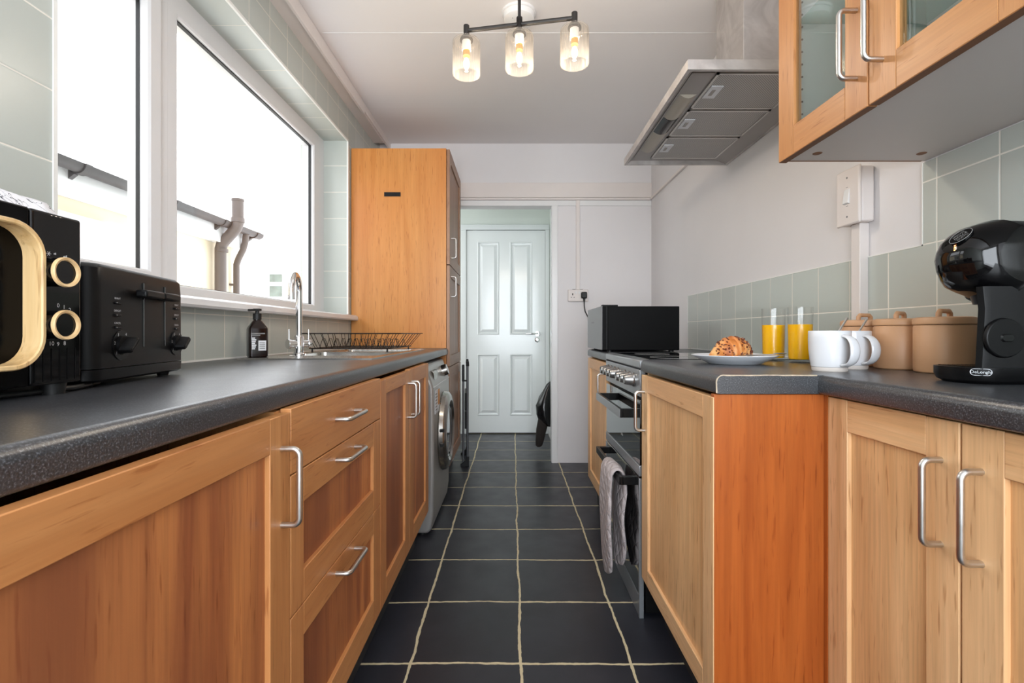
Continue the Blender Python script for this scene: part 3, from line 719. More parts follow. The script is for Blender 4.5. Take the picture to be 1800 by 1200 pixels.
for (a, b, hy) in ((0.9470, 1.2660, 0.979), (0.6270, 0.9455, 0.910), (0.3, 0.6255, None)):
    d = shaker(r, FW, -1, a, b, 1.4440, 2.17, 0.066, 0.068, 0.070, 0.07, ('frame_z', 'frame_y'), None, glass=True)
    m = MB(); m.box(FW+0.001, FW+0.019, a+0.002, b-0.002, 1.4434, 1.4441); ob('door_underside', m, M['bare_brown'], d)
    if hy: handle(d, (FW, hy, 1.5825), (-1,0,0), (0,0,1), 0.137, proj=0.035)

# ------------------------------------------------------------------ washing machine
r = thing('washing_machine', 'silver grey front-loading washing machine beside the tall cabinet', 'washing machine', (-0.7, 2.69, 0))
prof = [(-0.98, 0.012), (-0.42, 0.012), (-0.402, 0.03), (-0.392, 0.10), (-0.389, 0.30), (-0.389, 0.60), (-0.391, 0.732), (-0.43, 0.846), (-0.45, 0.852), (-0.98, 0.852)]
m = MB(); m.prism(prof, 'y', 2.392, 2.988); ob('body', m, M['wm'], r, bev=0.012, seg=3, ang=0.5)
m = MB(); m.prism([(-0.3885, 0.7325), (-0.3925, 0.7325), (-0.3925, 0.7355), (-0.389, 0.7355)], 'y', 2.40, 2.98); ob('panel_seam', m, M['print'], r)
cy, cz = 2.715, 0.463
m = MB(); m.lathe([(0.150, -0.004), (0.212, -0.004), (0.218, 0.008), (0.212, 0.028), (0.195, 0.040), (0.165, 0.044), (0.150, 0.034)], (-0.389, cy, cz), 64, axis='x', cap=False); dr = ob('door', m, M['wm_ring'], r)
m = MB(); m.lathe([(0.151, 0.030), (0.145, 0.034), (0.12, 0.022), (0.08, 0.004), (0.0, -0.002)], (-0.389, cy, cz), 64, axis='x'); ob('door_glass', m, M['smoke'], dr)
m = MB(); m.box(-0.372, -0.352, cy-0.226, cy-0.206, cz-0.045, cz-0.030); ob('hinge_slot', m, M['black'], dr); m = MB(); m.box(-0.372, -0.352, cy-0.226, cy-0.206, cz+0.03, cz+0.045); ob('hinge_slot', m, M['black'], dr)
nrm = Vector((0.114, 0, 0.039)).normalized()   # panel slant
def pp(y, u, d=0.0):   # point on the slanted panel: u = 0 bottom .. 1 top
    return Vector((-0.391-0.039*u, y, 0.732+0.114*u)) + nrm*d
m = MB(); m.cyl(pp(2.84, .45, -.005), pp(2.84, .45, .030), 0.034, 0.031, 32); ob('programme_dial', m, M['wm_ring'], r, bev=0.002)
m = MB(); a, b, c, d_ = pp(2.47, .62, .012), pp(2.60, .62, .012), pp(2.60, .50, .010), pp(2.47, .50, .010)
e, f, g_, h_ = pp(2.47, .70, -.002), pp(2.60, .70, -.002), pp(2.58, .2, -.002), pp(2.49, .2, -.002)
m.add([a, b, c, d_, e, f, g_, h_], [(0,1,2,3), (4,5,1,0), (3,2,6,7), (0,3,7,4), (1,5,6,2), (4,7,6,5)]); ob('detergent_drawer_pull', m, M['wm_ring'], r, bev=0.002)
m = MB(); m.box(-0.3888, -0.3875, 2.43, 2.585, 0.595, 0.715); ob('energy_label', m, M['paper'], r, label='white information label')
m = MB(); m.box(-0.3874, -0.3870, 2.52, 2.58, 0.63, 0.71, 1)
for k in range(6): m.box(-0.3874, -0.3870, 2.438, 2.50-(k % 2)*0.01, 0.61+0.016*k, 0.616+0.016*k, 0)
ob('label_print', m, [M['dimprint'], M['orange']], r)
m = MB()
for yy in (2.43, 2.95):
    for xx in (-0.45, -0.94): m = MB(); m.cyl((xx, yy, 0), (xx, yy, 0.014), 0.02); ob('foot', m, M['plug'], r)

# ------------------------------------------------------------------ folding step ladder
r = thing('step_ladder', 'folded grey step ladder with black caps, leaning by the tall cabinet', 'ladder', (-0.354, 3.655, 0))
ladder_root = r
for xx, ztop in ((-0.377, 0.745), (-0.345, 0.775)):
    m = MB()
    for yy in (3.655, 4.00): m.tube([(xx, yy, 0.02), (xx, yy, ztop)], 0.0085, 12)
    m.tube([(xx, 3.655, ztop-0.1), (xx, 4.0, ztop-0.1)], 0.007, 10)
    m.tube([(xx, 3.655, 0.14), (xx, 4.0, 0.14)], 0.007, 10)
    ob('rail_frame', m, M['ladder'], r)
for zz in (0.28, 0.42):
    m = MB(); m.box(-0.366, -0.352, 3.665, 3.99, zz, zz+0.13); ob('tread', m, M['black'], r, bev=0.004)
for yy in (3.655, 4.00):
    m = MB(); m.cyl((-0.345, yy, 0.755), (-0.345, yy, 0.79), 0.0125, 0.010); ob('end_cap', m, M['black'], r)
    m = MB(); m.prism([(-0.398, 0.0), (-0.335, 0.0), (-0.333, 0.075), (-0.352, 0.075), (-0.362, 0.045), (-0.398, 0.018)], 'y', yy-0.012, yy+0.012); ob('foot', m, M['black'], r, bev=0.003)
m = MB(); m.box(-0.388, -0.368, 3.64, 3.67, 0.64, 0.765); m.cyl((-0.385, 3.655, 0.645), (-0.345, 3.655, 0.645), 0.006); ob('hinge_block', m, M['black'], r, bev=0.006)
ladder_root.rotation_euler.z = 0.10; ladder_root.location.x += 0.006

# ------------------------------------------------------------------ bag hanging in the hall
m = MB(); rr = random.Random(2)
rings = []
spec = [(0.318, 0.600, 0.010), (0.306, 0.575, 0.022), (0.292, 0.53, 0.034), (0.275, 0.47, 0.052), (0.262, 0.40, 0.066), (0.268, 0.33, 0.07), (0.285, 0.27, 0.062), (0.31, 0.235, 0.04)]
for i, (x, z, rad) in enumerate(spec):
    rings.append([Vector((min(0.368, x+rad*math.cos(a)*(1+rr.uniform(-.14, .14))), 4.05+rad*1.3*math.sin(a)*(1+rr.uniform(-.14, .14)), z+rr.uniform(-.006, .006))) for a in [2*PI*k/18 for k in range(18)]])
m.loft(rings)
r = thing('bag', 'crumpled black bag hanging just inside the hall doorway', 'bag', (0.31, 4.05, 0.23))
ob('sack', m, M['bag'], r, ang=1.0)
m = MB(); m.tube([(0.345, 4.05, 0.66), (0.345, 4.05, 0.62), (0.318, 4.05, 0.59)], 0.006, 8); m.cyl((0.372, 4.05, 0.665), (0.335, 4.05, 0.665), 0.006); ob('strap', m, M['plug'], r)
m = MB(); m.loft([[Vector((cx+rad*math.cos(a), 4.02+rad*.8*math.sin(a), cz_)) for a in [2*PI*k/16 for k in range(16)]] for cx, cz_, rad in ((0.262, 0.32, 0.03), (0.256, 0.29, 0.045), (0.24, 0.21, 0.044), (0.224, 0.11, 0.034), (0.219, 0.075, 0.028), (0.217, 0.062, 0.014))])
ob('brown_sleeve', m, M['brownfab'], r)

# ------------------------------------------------------------------ cooker
XC = 0.4468; CY0, CY1 = 1.703, 2.318
r = thing('cooker', 'silver and black freestanding double oven with ceramic hob', 'cooker', (0.75, 2.01, 0))
m = MB(); m.box(XC+0.02, 1.06, CY0, CY1, 0.02, 0.876); ob('body', m, M['black'], r)
m = MB(); m.box(XC-0.002, 1.062, CY0-0.002, CY1+0.002, 0.877, 0.906); ob('hob_frame', m, M['cooker'], r, bev=0.005)
m = MB(); m.box(0.485, 1.03, CY0+0.022, CY1-0.022, 0.9061, 0.9092); ob('hob_glass', m, M['ovenglass'], r, bev=0.001)
m = MB()
for (x, y, q) in ((0.62, 1.86, .09), (0.62, 2.16, .075), (0.90, 1.86, .075), (0.90, 2.16, .09)):
    m.tube([(x+q*math.cos(2*PI*k/40), y+q*math.sin(2*PI*k/40), 0.9092) for k in range(40)], 0.0006, 4, closed=True)
ob('cooking_zone_rings', m, M['dimprint'], r)
m = MB(); m.prism([(XC+0.02, 0.777), (XC, 0.777), (XC-0.001, 0.872), (XC+0.02, 0.872)], 'y', CY0, CY1); ob('control_panel', m, M['cooker'], r, bev=0.002)
for k, yy in enumerate((1.775, 1.845, 1.915, 2.04, 2.11, 2.18, 2.25)):
    m = MB(); c = (XC, yy, 0.832)
    m.lathe([(0.0, 0.0), (0.026, 0.0), (0.026, 0.006), (0.022, 0.010), (0.018, 0.034), (0.0155, 0.040), (0, 0.040)], c, 28, axis='-x')
    kn = ob('control_knob', m, M['knob'], r)
    m = MB(); m.box(XC-0.0415, XC-0.0395, yy-0.002, yy+0.002, 0.834, 0.846); ob('pointer', m, M['black'], kn)
# doors
m = MB(); m.box(XC+0.001, XC+0.018, CY0+0.003, CY1-0.003, 0.536, 0.766, 0); d = ob('door', m, M['ovenglass'], r, bev=0.002, label='upper oven door, black glass')
m = MB(); m.box(XC-0.002, XC+0.018, CY0+0.003, CY1-0.003, 0.497, 0.535); ob('door_trim', m, M['cooker'], d, bev=0.002)
m = MB(); text(m, 'beko', 0.019, (XC+0.0006, 1.985, 0.590), (0,-1,0), (0,0,1)); ob('logo', m, M['print'], d)
def bar(parent, z0, z1, mat):
    m = MB(); m.box(0.3935, 0.404, 1.775, 2.265, z0, z1); m.box(0.404, XC+0.004, 1.775, 1.797, z0, z1); m.box(0.404, XC+0.004, 2.243, 2.265, z0, z1)
    h = ob('door_handle', m, M['black_satin'], parent, bev=0.0015)
    m = MB(); m.box(0.3905, 0.3934, 1.775, 2.265, z0, z1); ob('handle_front', m, mat, parent, bev=0.001); return h
bar(d, 0.692, 0.724, M['cooker'])
m = MB(); m.box(XC+0.001, XC+0.018, CY0+0.003, CY1-0.003, 0.075, 0.490, 0); d = ob('door', m, M['ovenglass'], r, bev=0.002, label='lower oven door, black glass')
bar(d, 0.446, 0.475, M['black_satin'])
m = MB(); m.box(XC-0.002, XC+0.014, CY0, CY0+0.012, 0.0, 0.49); m.box(XC-0.002, XC+0.014, CY1-0.012, CY1, 0.0, 0.49); m.box(XC, XC+0.014, CY0+0.012, CY1-0.012, 0.0, 0.072); ob('steel_surround', m, M['cooker'], r, bev=0.001)

# double oven glove over the lower handle
def glove():
    path = []
    for z in [0.055+0.405*i/16 for i in range(17)]: path.append((0.378-0.010*math.sin((z-0.05)*6.5), z))
    path += [(0.383, 0.478), (0.391, 0.485), (0.402, 0.486), (0.411, 0.480), (0.418, 0.466)]
    for i in range(1, 17): z = 0.466-0.375*i/16; path.append((0.422+0.003*math.sin(i*.7), z))
    n = len(path); W = 14; top = []; bot = []
    for i, (x, z) in enumerate(path):
        t0 = i/(n-1); e = min(i, n-1-i)
        w = 0.105
        if e < 5: w = 0.105*math.sqrt(max(0.02, 1-((5-e)/5.0)**2.2))
        mid = abs(i-18)
        if mid < 6: w = min(w, 0.095)
        a = path[max(0, i-1)]; b = path[min(n-1, i+1)]; tx, tz = b[0]-a[0], b[1]-a[1]; L = math.hypot(tx, tz) or 1
        nx, nz = -tz/L, tx/L
        cyy = 1.925 + (0.006*math.sin(i*0.5))
        r1, r2 = [], []
        for j in range(W+1):
            u = -1+2*j/W; th = 0.0075*math.sqrt(max(0.0, 1-u**6))+0.0012
            wob = 0.0025*math.sin(3*u+i*0.45)
            y = cyy+u*w
            r1.append(Vector((x+nx*(th+wob), y, z+nz*(th+wob)))); r2.append(Vector((x-nx*(th-wob), y, z-nz*(th-wob))))
        top.append(r1+list(reversed(r2)))
    m = MB(); m.loft(top)
    ob('oven_glove', m, M['glove'], ang=1.2, label='quilted pinkish grey double oven glove draped over the lower oven handle', cat='oven glove')
glove()

# ------------------------------------------------------------------ extractor hood
r = thing('extractor_hood', 'stainless steel chimney extractor hood above the cooker', 'extractor hood', (0.8, 1.98, 1.842))
hx0, hx1, hy0, hy1, hz = 0.559, XR-0.002, 1.548, 2.432, 1.842
m = MB()
m.box(hx0, hx1, hy0, hy0+0.012, hz, hz+0.032); m.box(hx0, hx1, hy1-0.012, hy1, hz, hz+0.032); m.box(hx0, hx0+0.012, hy0+.012, hy1-.012, hz, hz+0.032); m.box(hx1-0.012, hx1, hy0+.012, hy1-.012, hz, hz+0.032)
a = [(hx0, hy0, hz+.032), (hx1, hy0, hz+.032), (hx1, hy1, hz+.032), (hx0, hy1, hz+.032)]
b = [(0.86, 1.82, hz+.075), (hx1, 1.82, hz+.075), (hx1, 2.14, hz+.075), (0.86, 2.14, hz+.075)]
m.add(a+b, [(0,1,5,4), (1,2,6,5), (2,3,7,6), (3,0,4,7), (4,5,6,7)])
ob('canopy', m, M['hood'], r)
m = MB(); m.box(0.885, hx1, 1.86, 2.11, hz+0.07, ZCEIL-0.001); ob('chimney', m, M['hood'], r, bev=0.002)
m = MB(); m.prism([(hx0+.012, hz+0.003), (hx0+0.034, hz+0.02), (hx1-0.06, hz+0.02), (hx1-.012, hz+0.003), (hx1-.012, hz+0.03), (hx0+.012, hz+0.03)], 'y', hy0+.012, hy1-.012); ob('underside_panel', m, M['hood_in'], r)
zf = hz+0.02
ys = [(1.600, 1.852), (1.868, 2.108), (2.124, 2.376)]
for (ya, yb) in ys:
    m = MB(); fr = 0.008
    m.box(0.676, 0.995, ya, ya+fr, zf-0.006, zf); m.box(0.676, 0.995, yb-fr, yb, zf-0.006, zf); m.box(0.676, 0.676+fr, ya, yb, zf-0.006, zf); m.box(0.995-fr, 0.995, ya, yb, zf-0.006, zf)
    f = ob('grease_filter', m, M['steel'], r)
    m = MB(); m.box(0.684, 0.987, ya+fr, yb-fr, zf-0.004, zf-0.001); ob('mesh', m, M['filter'], f)
    m = MB(); yc = (ya+yb)/2; m.box(0.690, 0.732, yc-0.045, yc+0.04, zf-0.007, zf-0.004); ob('catch_plate', m, M['paper'], f)
    m = MB(); m.box(0.702, 0.714, yc-0.022, yc+0.018, zf-0.0085, zf-0.007); ob('catch', m, M['hood_in'], f)
m = MB(); m.box(0.592, 0.668, 1.60, 2.376, zf-0.004, zf); ob('light_strip', m, M['hood_in'], r)
for (ya, yb, mt, nm) in ((1.74, 1.925, 'lens', 'lamp_lens'), (1.925, 2.065, 'gloss', 'control_lens'), (2.065, 2.27, 'lens', 'lamp_lens')):
    m = MB(); m.prism([(0.598+0.064*k/10, zf-0.004-0.014*math.sin(PI*k/10)) for k in range(11)], 'y', ya+0.001, yb-0.001); ob(nm, m, M[mt], r, bev=0.001)

# ------------------------------------------------------------------ ceiling light
r = thing('ceiling_light', 'black three-arm ceiling light with ribbed glass shades and lit bulbs', 'ceiling light', (0.024, 1.71, ZCEIL))
dv = Vector((0.19, -0.035, 0)); cc = Vector((0.024, 1.71, 2.0885))
m = MB(); m.tube([cc-dv, cc+dv], 0.0075, 14); ob('crossbar', m, M['fixture'], r)
m = MB(); m.cyl(cc+Vector((0, 0, 0.012)), (cc.x, cc.y, ZCEIL-0.001), 0.0055, n=12); m.cyl(cc-Vector((0,0,.01)), cc+Vector((0, 0, 0.024)), 0.0105, n=16); ob('rod', m, M['fixture'], r)
m = MB(); m.cyl((cc.x, cc.y, ZCEIL-0.022), (cc.x, cc.y, ZCEIL-0.0005), 0.055, n=32); ob('ceiling_plate', m, M['fixture'], r, bev=0.002)
for k, q in enumerate((-1, 0, 1)):
    c = cc+dv*q
    m = MB(); m.cyl(c+Vector((0,0,0.018)), c-Vector((0,0,0.022)), 0.0105, n=16); m.lathe([(0.008, 0), (0.018, -0.002), (0.0235, -0.012), (0.0235, -0.018)], (c.x, c.y, c.z-0.020), 24); lh = ob('lamp_holder', m, M['fixture'], r)
    m = MB(); m.cyl(c-Vector((0,0,0.034)), c-Vector((0,0,0.072)), 0.016, n=20); ob('socket', m, M['white'], lh)
    m = MB(); m.cyl(c-Vector((0,0,0.072)), c-Vector((0,0,0.092)), 0.0125, n=20); ob('bulb_cap', m, M['brass'], lh)
    m = MB(); m.lathe([(0.011, 0), (0.013, -0.008), (0.0215, -0.026), (0.0235, -0.040), (0.019, -0.054), (0.010, -0.062), (0.0, -0.064)], (c.x, c.y, c.z-0.086), 24, cap=False); ob('bulb', m, M['glass'], lh)
    m = MB(); m.lathe([(0.0, -0.010), (0.006, -0.014), (0.011, -0.028), (0.011, -0.040), (0.006, -0.050), (0.0, -0.053)], (c.x, c.y, c.z-0.086), 16); ob('glowing_filament', m, M['bulb'], lh)
    m = MB(); ribs = lambda a: 1+0.03*math.cos(30*a)
    m.lathe([(0.018, 0.0), (0.040, -0.001), (0.0475, -0.008), (0.0485, -0.02), (0.0485, -0.128), (0.0455, -0.128), (0.0455, -0.02), (0.044, -0.010), (0.038, -0.005), (0.018, -0.004)], (c.x, c.y, c.z-0.032), 160, rf=ribs, cap=False)
    ob('glass_shade', m, M['shade'], r)
    L = bpy.data.lights.new('bulb_light', 'POINT'); L.energy = 2.4; L.color = (1.0, 0.88, 0.74); L.shadow_soft_size = 0.02
    lo = bpy.data.objects.new('bulb_light', L); C.objects.link(lo); lo.parent = lh; lo.location = Vector((c.x, c.y, c.z-0.155))-rloc(lh)
m = MB(); m.lathe([(0.0, -0.040), (0.060, -0.040), (0.070, -0.034), (0.072, -0.012), (0.078, -0.010), (0.078, 0.0)], (0.029, 2.225, ZCEIL), 48)
r = thing('smoke_alarm', 'round white smoke alarm on the ceiling behind the light', 'smoke alarm', (0.029, 2.225, ZCEIL))
ob('cover', m, M['white'], r)
m = MB(); m.cyl((0.0, 2.20, ZCEIL-0.0405), (0.0, 2.20, ZCEIL-0.0395), 0.0025); m.cyl((0.062, 2.25, ZCEIL-0.0405), (0.062, 2.25, ZCEIL-0.0395), 0.004); ob('test_button', m, M['dimprint'], r)

# ------------------------------------------------------------------ sockets and switches
r = thing('wall_socket', 'white double plug socket on the end wall above the fridge side', 'socket', (0.503, YB, 1.29))
m = MB(); m.box(0.427, 0.582, YB-0.022, YB-0.001, 1.247, 1.339); ob('plate', m, M['trunk'], r, bev=0.004)
m = MB()
for cx in (0.463,):
    m.box(cx-0.0035, cx+0.0035, YB-0.0232, YB-0.0218, 1.294, 1.310); m.box(cx-0.014, cx-0.007, YB-0.0232, YB-0.0218, 1.276, 1.281); m.box(cx+0.007, cx+0.014, YB-0.0232, YB-0.0218, 1.276, 1.281)
for cx in (0.473, 0.531): m.box(cx-0.011, cx+0.011, YB-0.020, YB-0.008, 1.3385, 1.341)
ob('pin_slots', m, M['black'], r)
for cx in (0.488, 0.513):
    m = MB(); m.box(cx-0.006, cx+0.006, YB-0.026, YB-0.021, 1.305, 1.325); ob('rocker_switch', m, M['white'], r, bev=0.001)
m = MB(); m.box(0.490, 0.519, YB-0.014, YB, 1.340, 2.030); struct('trim_15', m, M['trunk'], bev=0.002)
r = thing('plug', 'black plug with its cable in the end-wall socket', 'plug', (0.548, YB-0.03, 1.29))
m = MB(); m.loft([[Vector((x, y, z)) for x, z in rrect(w, h, 0.009, 4, 0.549, 1.294)] for y, w, h in ((YB-0.0222, 0.046, 0.050), (YB-0.045, 0.044, 0.048), (YB-0.052, 0.034, 0.036))]); m.cyl((0.549, YB-0.036, 1.272), (0.549, YB-0.036, 1.245), 0.009, 0.006); ob('plug_top', m, M['plug'], r)
m = MB(); m.tube([(0.549, YB-0.036, 1.25), (0.550, YB-0.036, 1.21), (0.556, YB-0.04, 1.17), (0.575, YB-0.06, 1.125), (0.60, YB-0.12, 1.09), (0.62, YB-0.3, 1.04), (0.62, 2.92, 1.0), (0.62, 2.885, 0.99)], 0.0042, 10); ob('cable', m, M['plug'], r)
r = thing('cooker_switch', 'white cooker isolator switch box below the wall cabinet', 'switch', (XR, 1.485, 1.33))
m = MB(); m.box(1.034, XR-0.001, 1.438, 1.532, 1.334, 1.500); ob('back_box', m, M['trunk'], r, bev=0.006)
m = MB(); m.box(1.024, 1.033, 1.434, 1.536, 1.331, 1.503); ob('face_plate', m, M['trunk'], r, bev=0.005)
m = MB(); m.prism([(1.0245, 1.395), (1.017, 1.398), (1.0225, 1.440), (1.0245, 1.442)], 'y', 1.474, 1.498); ob('rocker', m, M['white'], r, bev=0.001)
m = MB()
for zz in (1.357, 1.476): m.cyl((1.0245, 1.486, zz), (1.0232, 1.486, zz), 0.003)
m.box(1.0235, 1.0245, 1.482, 1.490, 1.446, 1.4475); m.box(1.0235, 1.0245, 1.482, 1.490, 1.389, 1.3905)
ob('screws', m, M['dimprint'], r)
m = MB(); m.box(1.046, XR, 1.462, 1.500, ZC, 1.334); struct('trim_16', m, M['trunk'], bev=0.002)

# ------------------------------------------------------------------ small fridge
r = thing('mini_fridge', 'small black table-top fridge with a dark grey door', 'fridge', (0.65, 2.65, ZC))
m = MB(); m.box(0.474, 0.834, 2.423, 2.878, ZC+0.008, 1.1365); ob('body', m, M['fridge_side'], r, bev=0.004)
m = MB(); m.box(0.4490, 0.470, 2.423, 2.878, ZC+0.010, 1.1375); d = ob('door', m, M['fridge_side'], r, bev=0.002)
m = MB(); m.box(0.4455, 0.4489, 2.423, 2.878, ZC+0.010, 1.1375); ob('door_skin', m, M['fridge'], d, bev=0.001)
m = MB(); m.box(0.4705, 0.4735, 2.428, 2.873, ZC+0.012, 1.134); ob('door_seal', m, M['plug'], r)
m = MB(); m.box(0.450, 0.530, 2.44, 2.475, 1.1366, 1.1445); m.cyl((0.459, 2.455, 1.13), (0.459, 2.455, 1.1455), 0.006); ob('hinge_cover', m, M['black'], r, bev=0.002)
m = MB(); m.box(0.4451, 0.4454, 2.66, 2.74, 1.056, 1.064); ob('logo', m, M['dimprint'], r)
m = MB()
for xx in (0.49, 0.80):
    for yy in (2.45, 2.85): m = MB(); m.cyl((xx, yy, ZC), (xx, yy, ZC+0.01), 0.013); ob('foot', m, M['plug'], r)

# ------------------------------------------------------------------ microwave
XM = -0.68
r = thing('microwave', 'black microwave with a pale wooden door frame and wood-rimmed dials', 'microwave', (-0.84, 0.55, ZC))
mz0, mz1 = 0.926, 1.177
m = MB(); m.box(-1.01, XM-0.012, 0.30, 0.762, mz0, mz1); ob('body', m, M['black_satin'], r, bev=0.006)
m = MB(); m.box(XM-0.0118, XM, 0.685, 0.766, mz0-0.001, mz1+0.001); cp = ob('control_panel', m, M['gloss'], r, bev=0.004)
m = MB(); m.box(XM-0.0118, XM, 0.30, 0.6835, mz0-0.001, mz1+0.001); d = ob('door', m, M['doorblack'], r, bev=0.003)
out = rrect(0.36, 0.200, 0.045, 8, 0.500, 1.051); inn = rrect(0.346, 0.186, 0.038, 8, 0.500, 1.051)
m = MB(); m.loft([[Vector((x, p[0], p[1])) for p in pl] for x, pl in ((XM+0.0005, out), (-0.654, out), (-0.652, rrect(0.357, 0.197, 0.044, 8, 0.500, 1.051)), (-0.652, rrect(0.349, 0.189, 0.04, 8, 0.500, 1.051)), (-0.654, inn), (XM+0.0005, inn))], closed=True)
ob('wooden_door_frame', m, M['ash'], d, ang=0.5, label='pale wooden loop round the door')
for i, zc in enumerate((1.088, 1.0123)):
    m = MB(); c = (XM, 0.6985, zc)
    m.lathe([(0.0, 0), (0.0205, 0), (0.0205, 0.036), (0.0, 0.036)], c, 40, axis='x'); kn = ob('dial', m, M['gloss'], r)
    m = MB(); m.lathe([(0.0165, 0.0365), (0.0175, 0.0395), (0.0205, 0.0405), (0.0215, 0.039), (0.0215, 0.0355), (0.0165, 0.0355)], c, 48, axis='x', cap=False)
    m.loft([[Vector((XM+q[1], 0.6985+q[0]*math.cos(a), zc+q[0]*math.sin(a))) for a in [2*PI*k/48 for k in range(48)]] for q in ((0.0215, 0.0355), (0.0165, 0.0355))], cap=False)
    ob('wooden_rim', m, M['ash_ring'], kn)
m = MB(); R, U = (0, 1, 0), (0, 0, 1); XP = XM+0.0004
R = (0, -1, 0)
def mtx(s, y, z, size): text(m, s, size, (XP, y, z), (0, 1, 0), (0, 0, 1), th=0.0003)
mtx('0', .7255, 1.0417, .0085); mtx('1', .735, 1.0396, .0085); mtx('2', .7445, 1.036, .0085); mtx('10', .715, .985, .0085); mtx('9', .7254, .984, .0085); mtx('8', .736, .985, .0085)
for a in range(3):
    A = PI*a/3; dy, dz = math.cos(A)*0.0035, math.sin(A)*0.0035
    m.tube([(XP, .711-dy, 1.117-dz), (XP, .711+dy, 1.117+dz)], 0.0005, 4)
for (yy, zz, hs) in ((.722, 1.119, (2.2, 3)), (.7375, 1.117, (2.2, 3, 3.8))):
    for k, h in enumerate(hs): m.box(XP-0.0002, XP+0.0002, yy+0.0022*k-0.003, yy+0.0022*k-0.002, zz-0.002, zz-0.002+h*0.001)
ob('dial_markings', m, M['print'], cp)
m = MB()
for k in range(6): yy = 0.690+0.0128*k; m.box(XM+0.0001, XM+0.0009, yy-0.0004, yy+0.0004, mz0+0.004, 0.978)
ob('panel_ribs', m, M['black_satin'], cp)
m = MB()
for xx in (-0.70, -0.97):
    for yy in (0.34, 0.74): m = MB(); m.cyl((xx, yy, ZC), (xx, yy, mz0+0.001), 0.013, 0.016); ob('foot', m, M['plug'], r)
m = MB(); m.tube([(-0.745, 0.60, ZC+0.005), (-0.71, 0.70, ZC+0.005), (-0.700, 0.775, ZC+0.006), (-0.735, 0.86, ZC+0.005), (-0.80, 0.93, ZC+0.005), (-0.90, 0.95, ZC+0.005), (-1.0, 0.99, ZC+0.006)], 0.004, 10)
ob('power_cable', m, M['plug'], label='thin black cable curling on the worktop below the toaster and microwave', cat='cable')
# folded tea towel on top
m = MB(); N = 26; rows = []
for i in range(N+1):
    rows.append([])
    for j in range(N+1):
        u, v_ = i/N, j/N; e = min(u, 1-u, v_, 1-v_); h = 0.036*min(1, math.sqrt(min(1, e*5)))
        x = -0.94+0.25*u; y = 0.45+0.285*v_+0.006*math.sin(u*9)
        n_ = mnoise.noise(Vector((x*14, y*14, 1.3)))
        rows[-1].append(Vector((x, y, mz1+0.002+h*(1+0.55*n_))))
vs = [p for rw in rows for p in rw]; b = len(vs)
vs += [Vector((p.x, p.y, mz1+0.001)) for p in vs]
fs = [(i*(N+1)+j, (i+1)*(N+1)+j, (i+1)*(N+1)+j+1, i*(N+1)+j+1) for i in range(N) for j in range(N)]
fs += [tuple(b+q for q in reversed(f)) for f in fs]
m.add(vs, fs)
ob('tea_towel', m, M['towel'], ang=1.5, label='folded white tea towel with dark line drawing, on top of the microwave', cat='tea towel')

# ------------------------------------------------------------------ toaster (local frame: s along face, d depth, z)
r = thing('toaster', 'matt black four-slice toaster with two dials, beside the microwave', 'toaster', (-0.80, 0.96, ZC))
P0 = Vector((-0.752, 1.115, 0)); us = Vector((0.18, -0.984, 0)).normalized(); ud = Vector((-us.y, us.x, 0)); 
if ud.x < 0: ud = -ud      # ud = outward normal of the control face
TM = Matrix(((us.x, ud.x, 0, P0.x), (us.y, ud.y, 0, P0.y), (0, 0, 1, 0), (0, 0, 0, 1)))   # (s, outward, z)
def T(s, d, z): return TM @ Vector((s, d, z))
def tprism(w0, z, inset=0.0, rr=0.025):
    pts = rrect(0.318-2*inset, 0.185-2*inset, rr, 8, 0.159, -0.0925); return [T(a, b_, z) for a, b_ in pts]
m = MB(); m.loft([tprism(0, 0.940), tprism(0, 1.085, 0.0005), tprism(0, 1.112, 0.002), tprism(0, 1.119, 0.008), tprism(0, 1.121, 0.016)]); ob('body', m, M['black'], r, ang=0.7)
m = MB(); m.loft([tprism(0, 0.917, 0.005), tprism(0, 0.921, 0.0), tprism(0, 0.9385, -0.0005)]); ob('base', m, M['black_satin'], r, ang=0.7)
m = MB()
for s_ in (0.035, 0.285):
    for d_ in (-0.03, -0.155): m = MB(); m.cyl(T(s_, d_, ZC), T(s_, d_, 0.918), 0.010, 0.013); ob('foot', m, M['plug'], r)
def tbox(m, s0, s1, d0, d1, z0, z1): m.box(s0, s1, d0, d1, z0, z1, M=TM)
m = MB()
for s_ in (0.0913, 0.170): tbox(m, s_-0.0018, s_+0.0018, -0.001, 0.0006, 0.974, 1.098)
ob('lever_slots', m, M['gloss'], r)
m = MB(); 
for s_ in (0.0913, 0.170): tbox(m, s_-0.0024, s_-0.0018, -0.001, 0.0009, 0.974, 1.098)
ob('slot_edges', m, M['dimprint'], r)
for s0, s1 in ((0.072, 0.1375), (0.138, 0.204)):
    m = MB(); tbox(m, s0, s1, 0.003, 0.024, 1.068, 1.083); ob('lever', m, M['black'], r, bev=0.004)
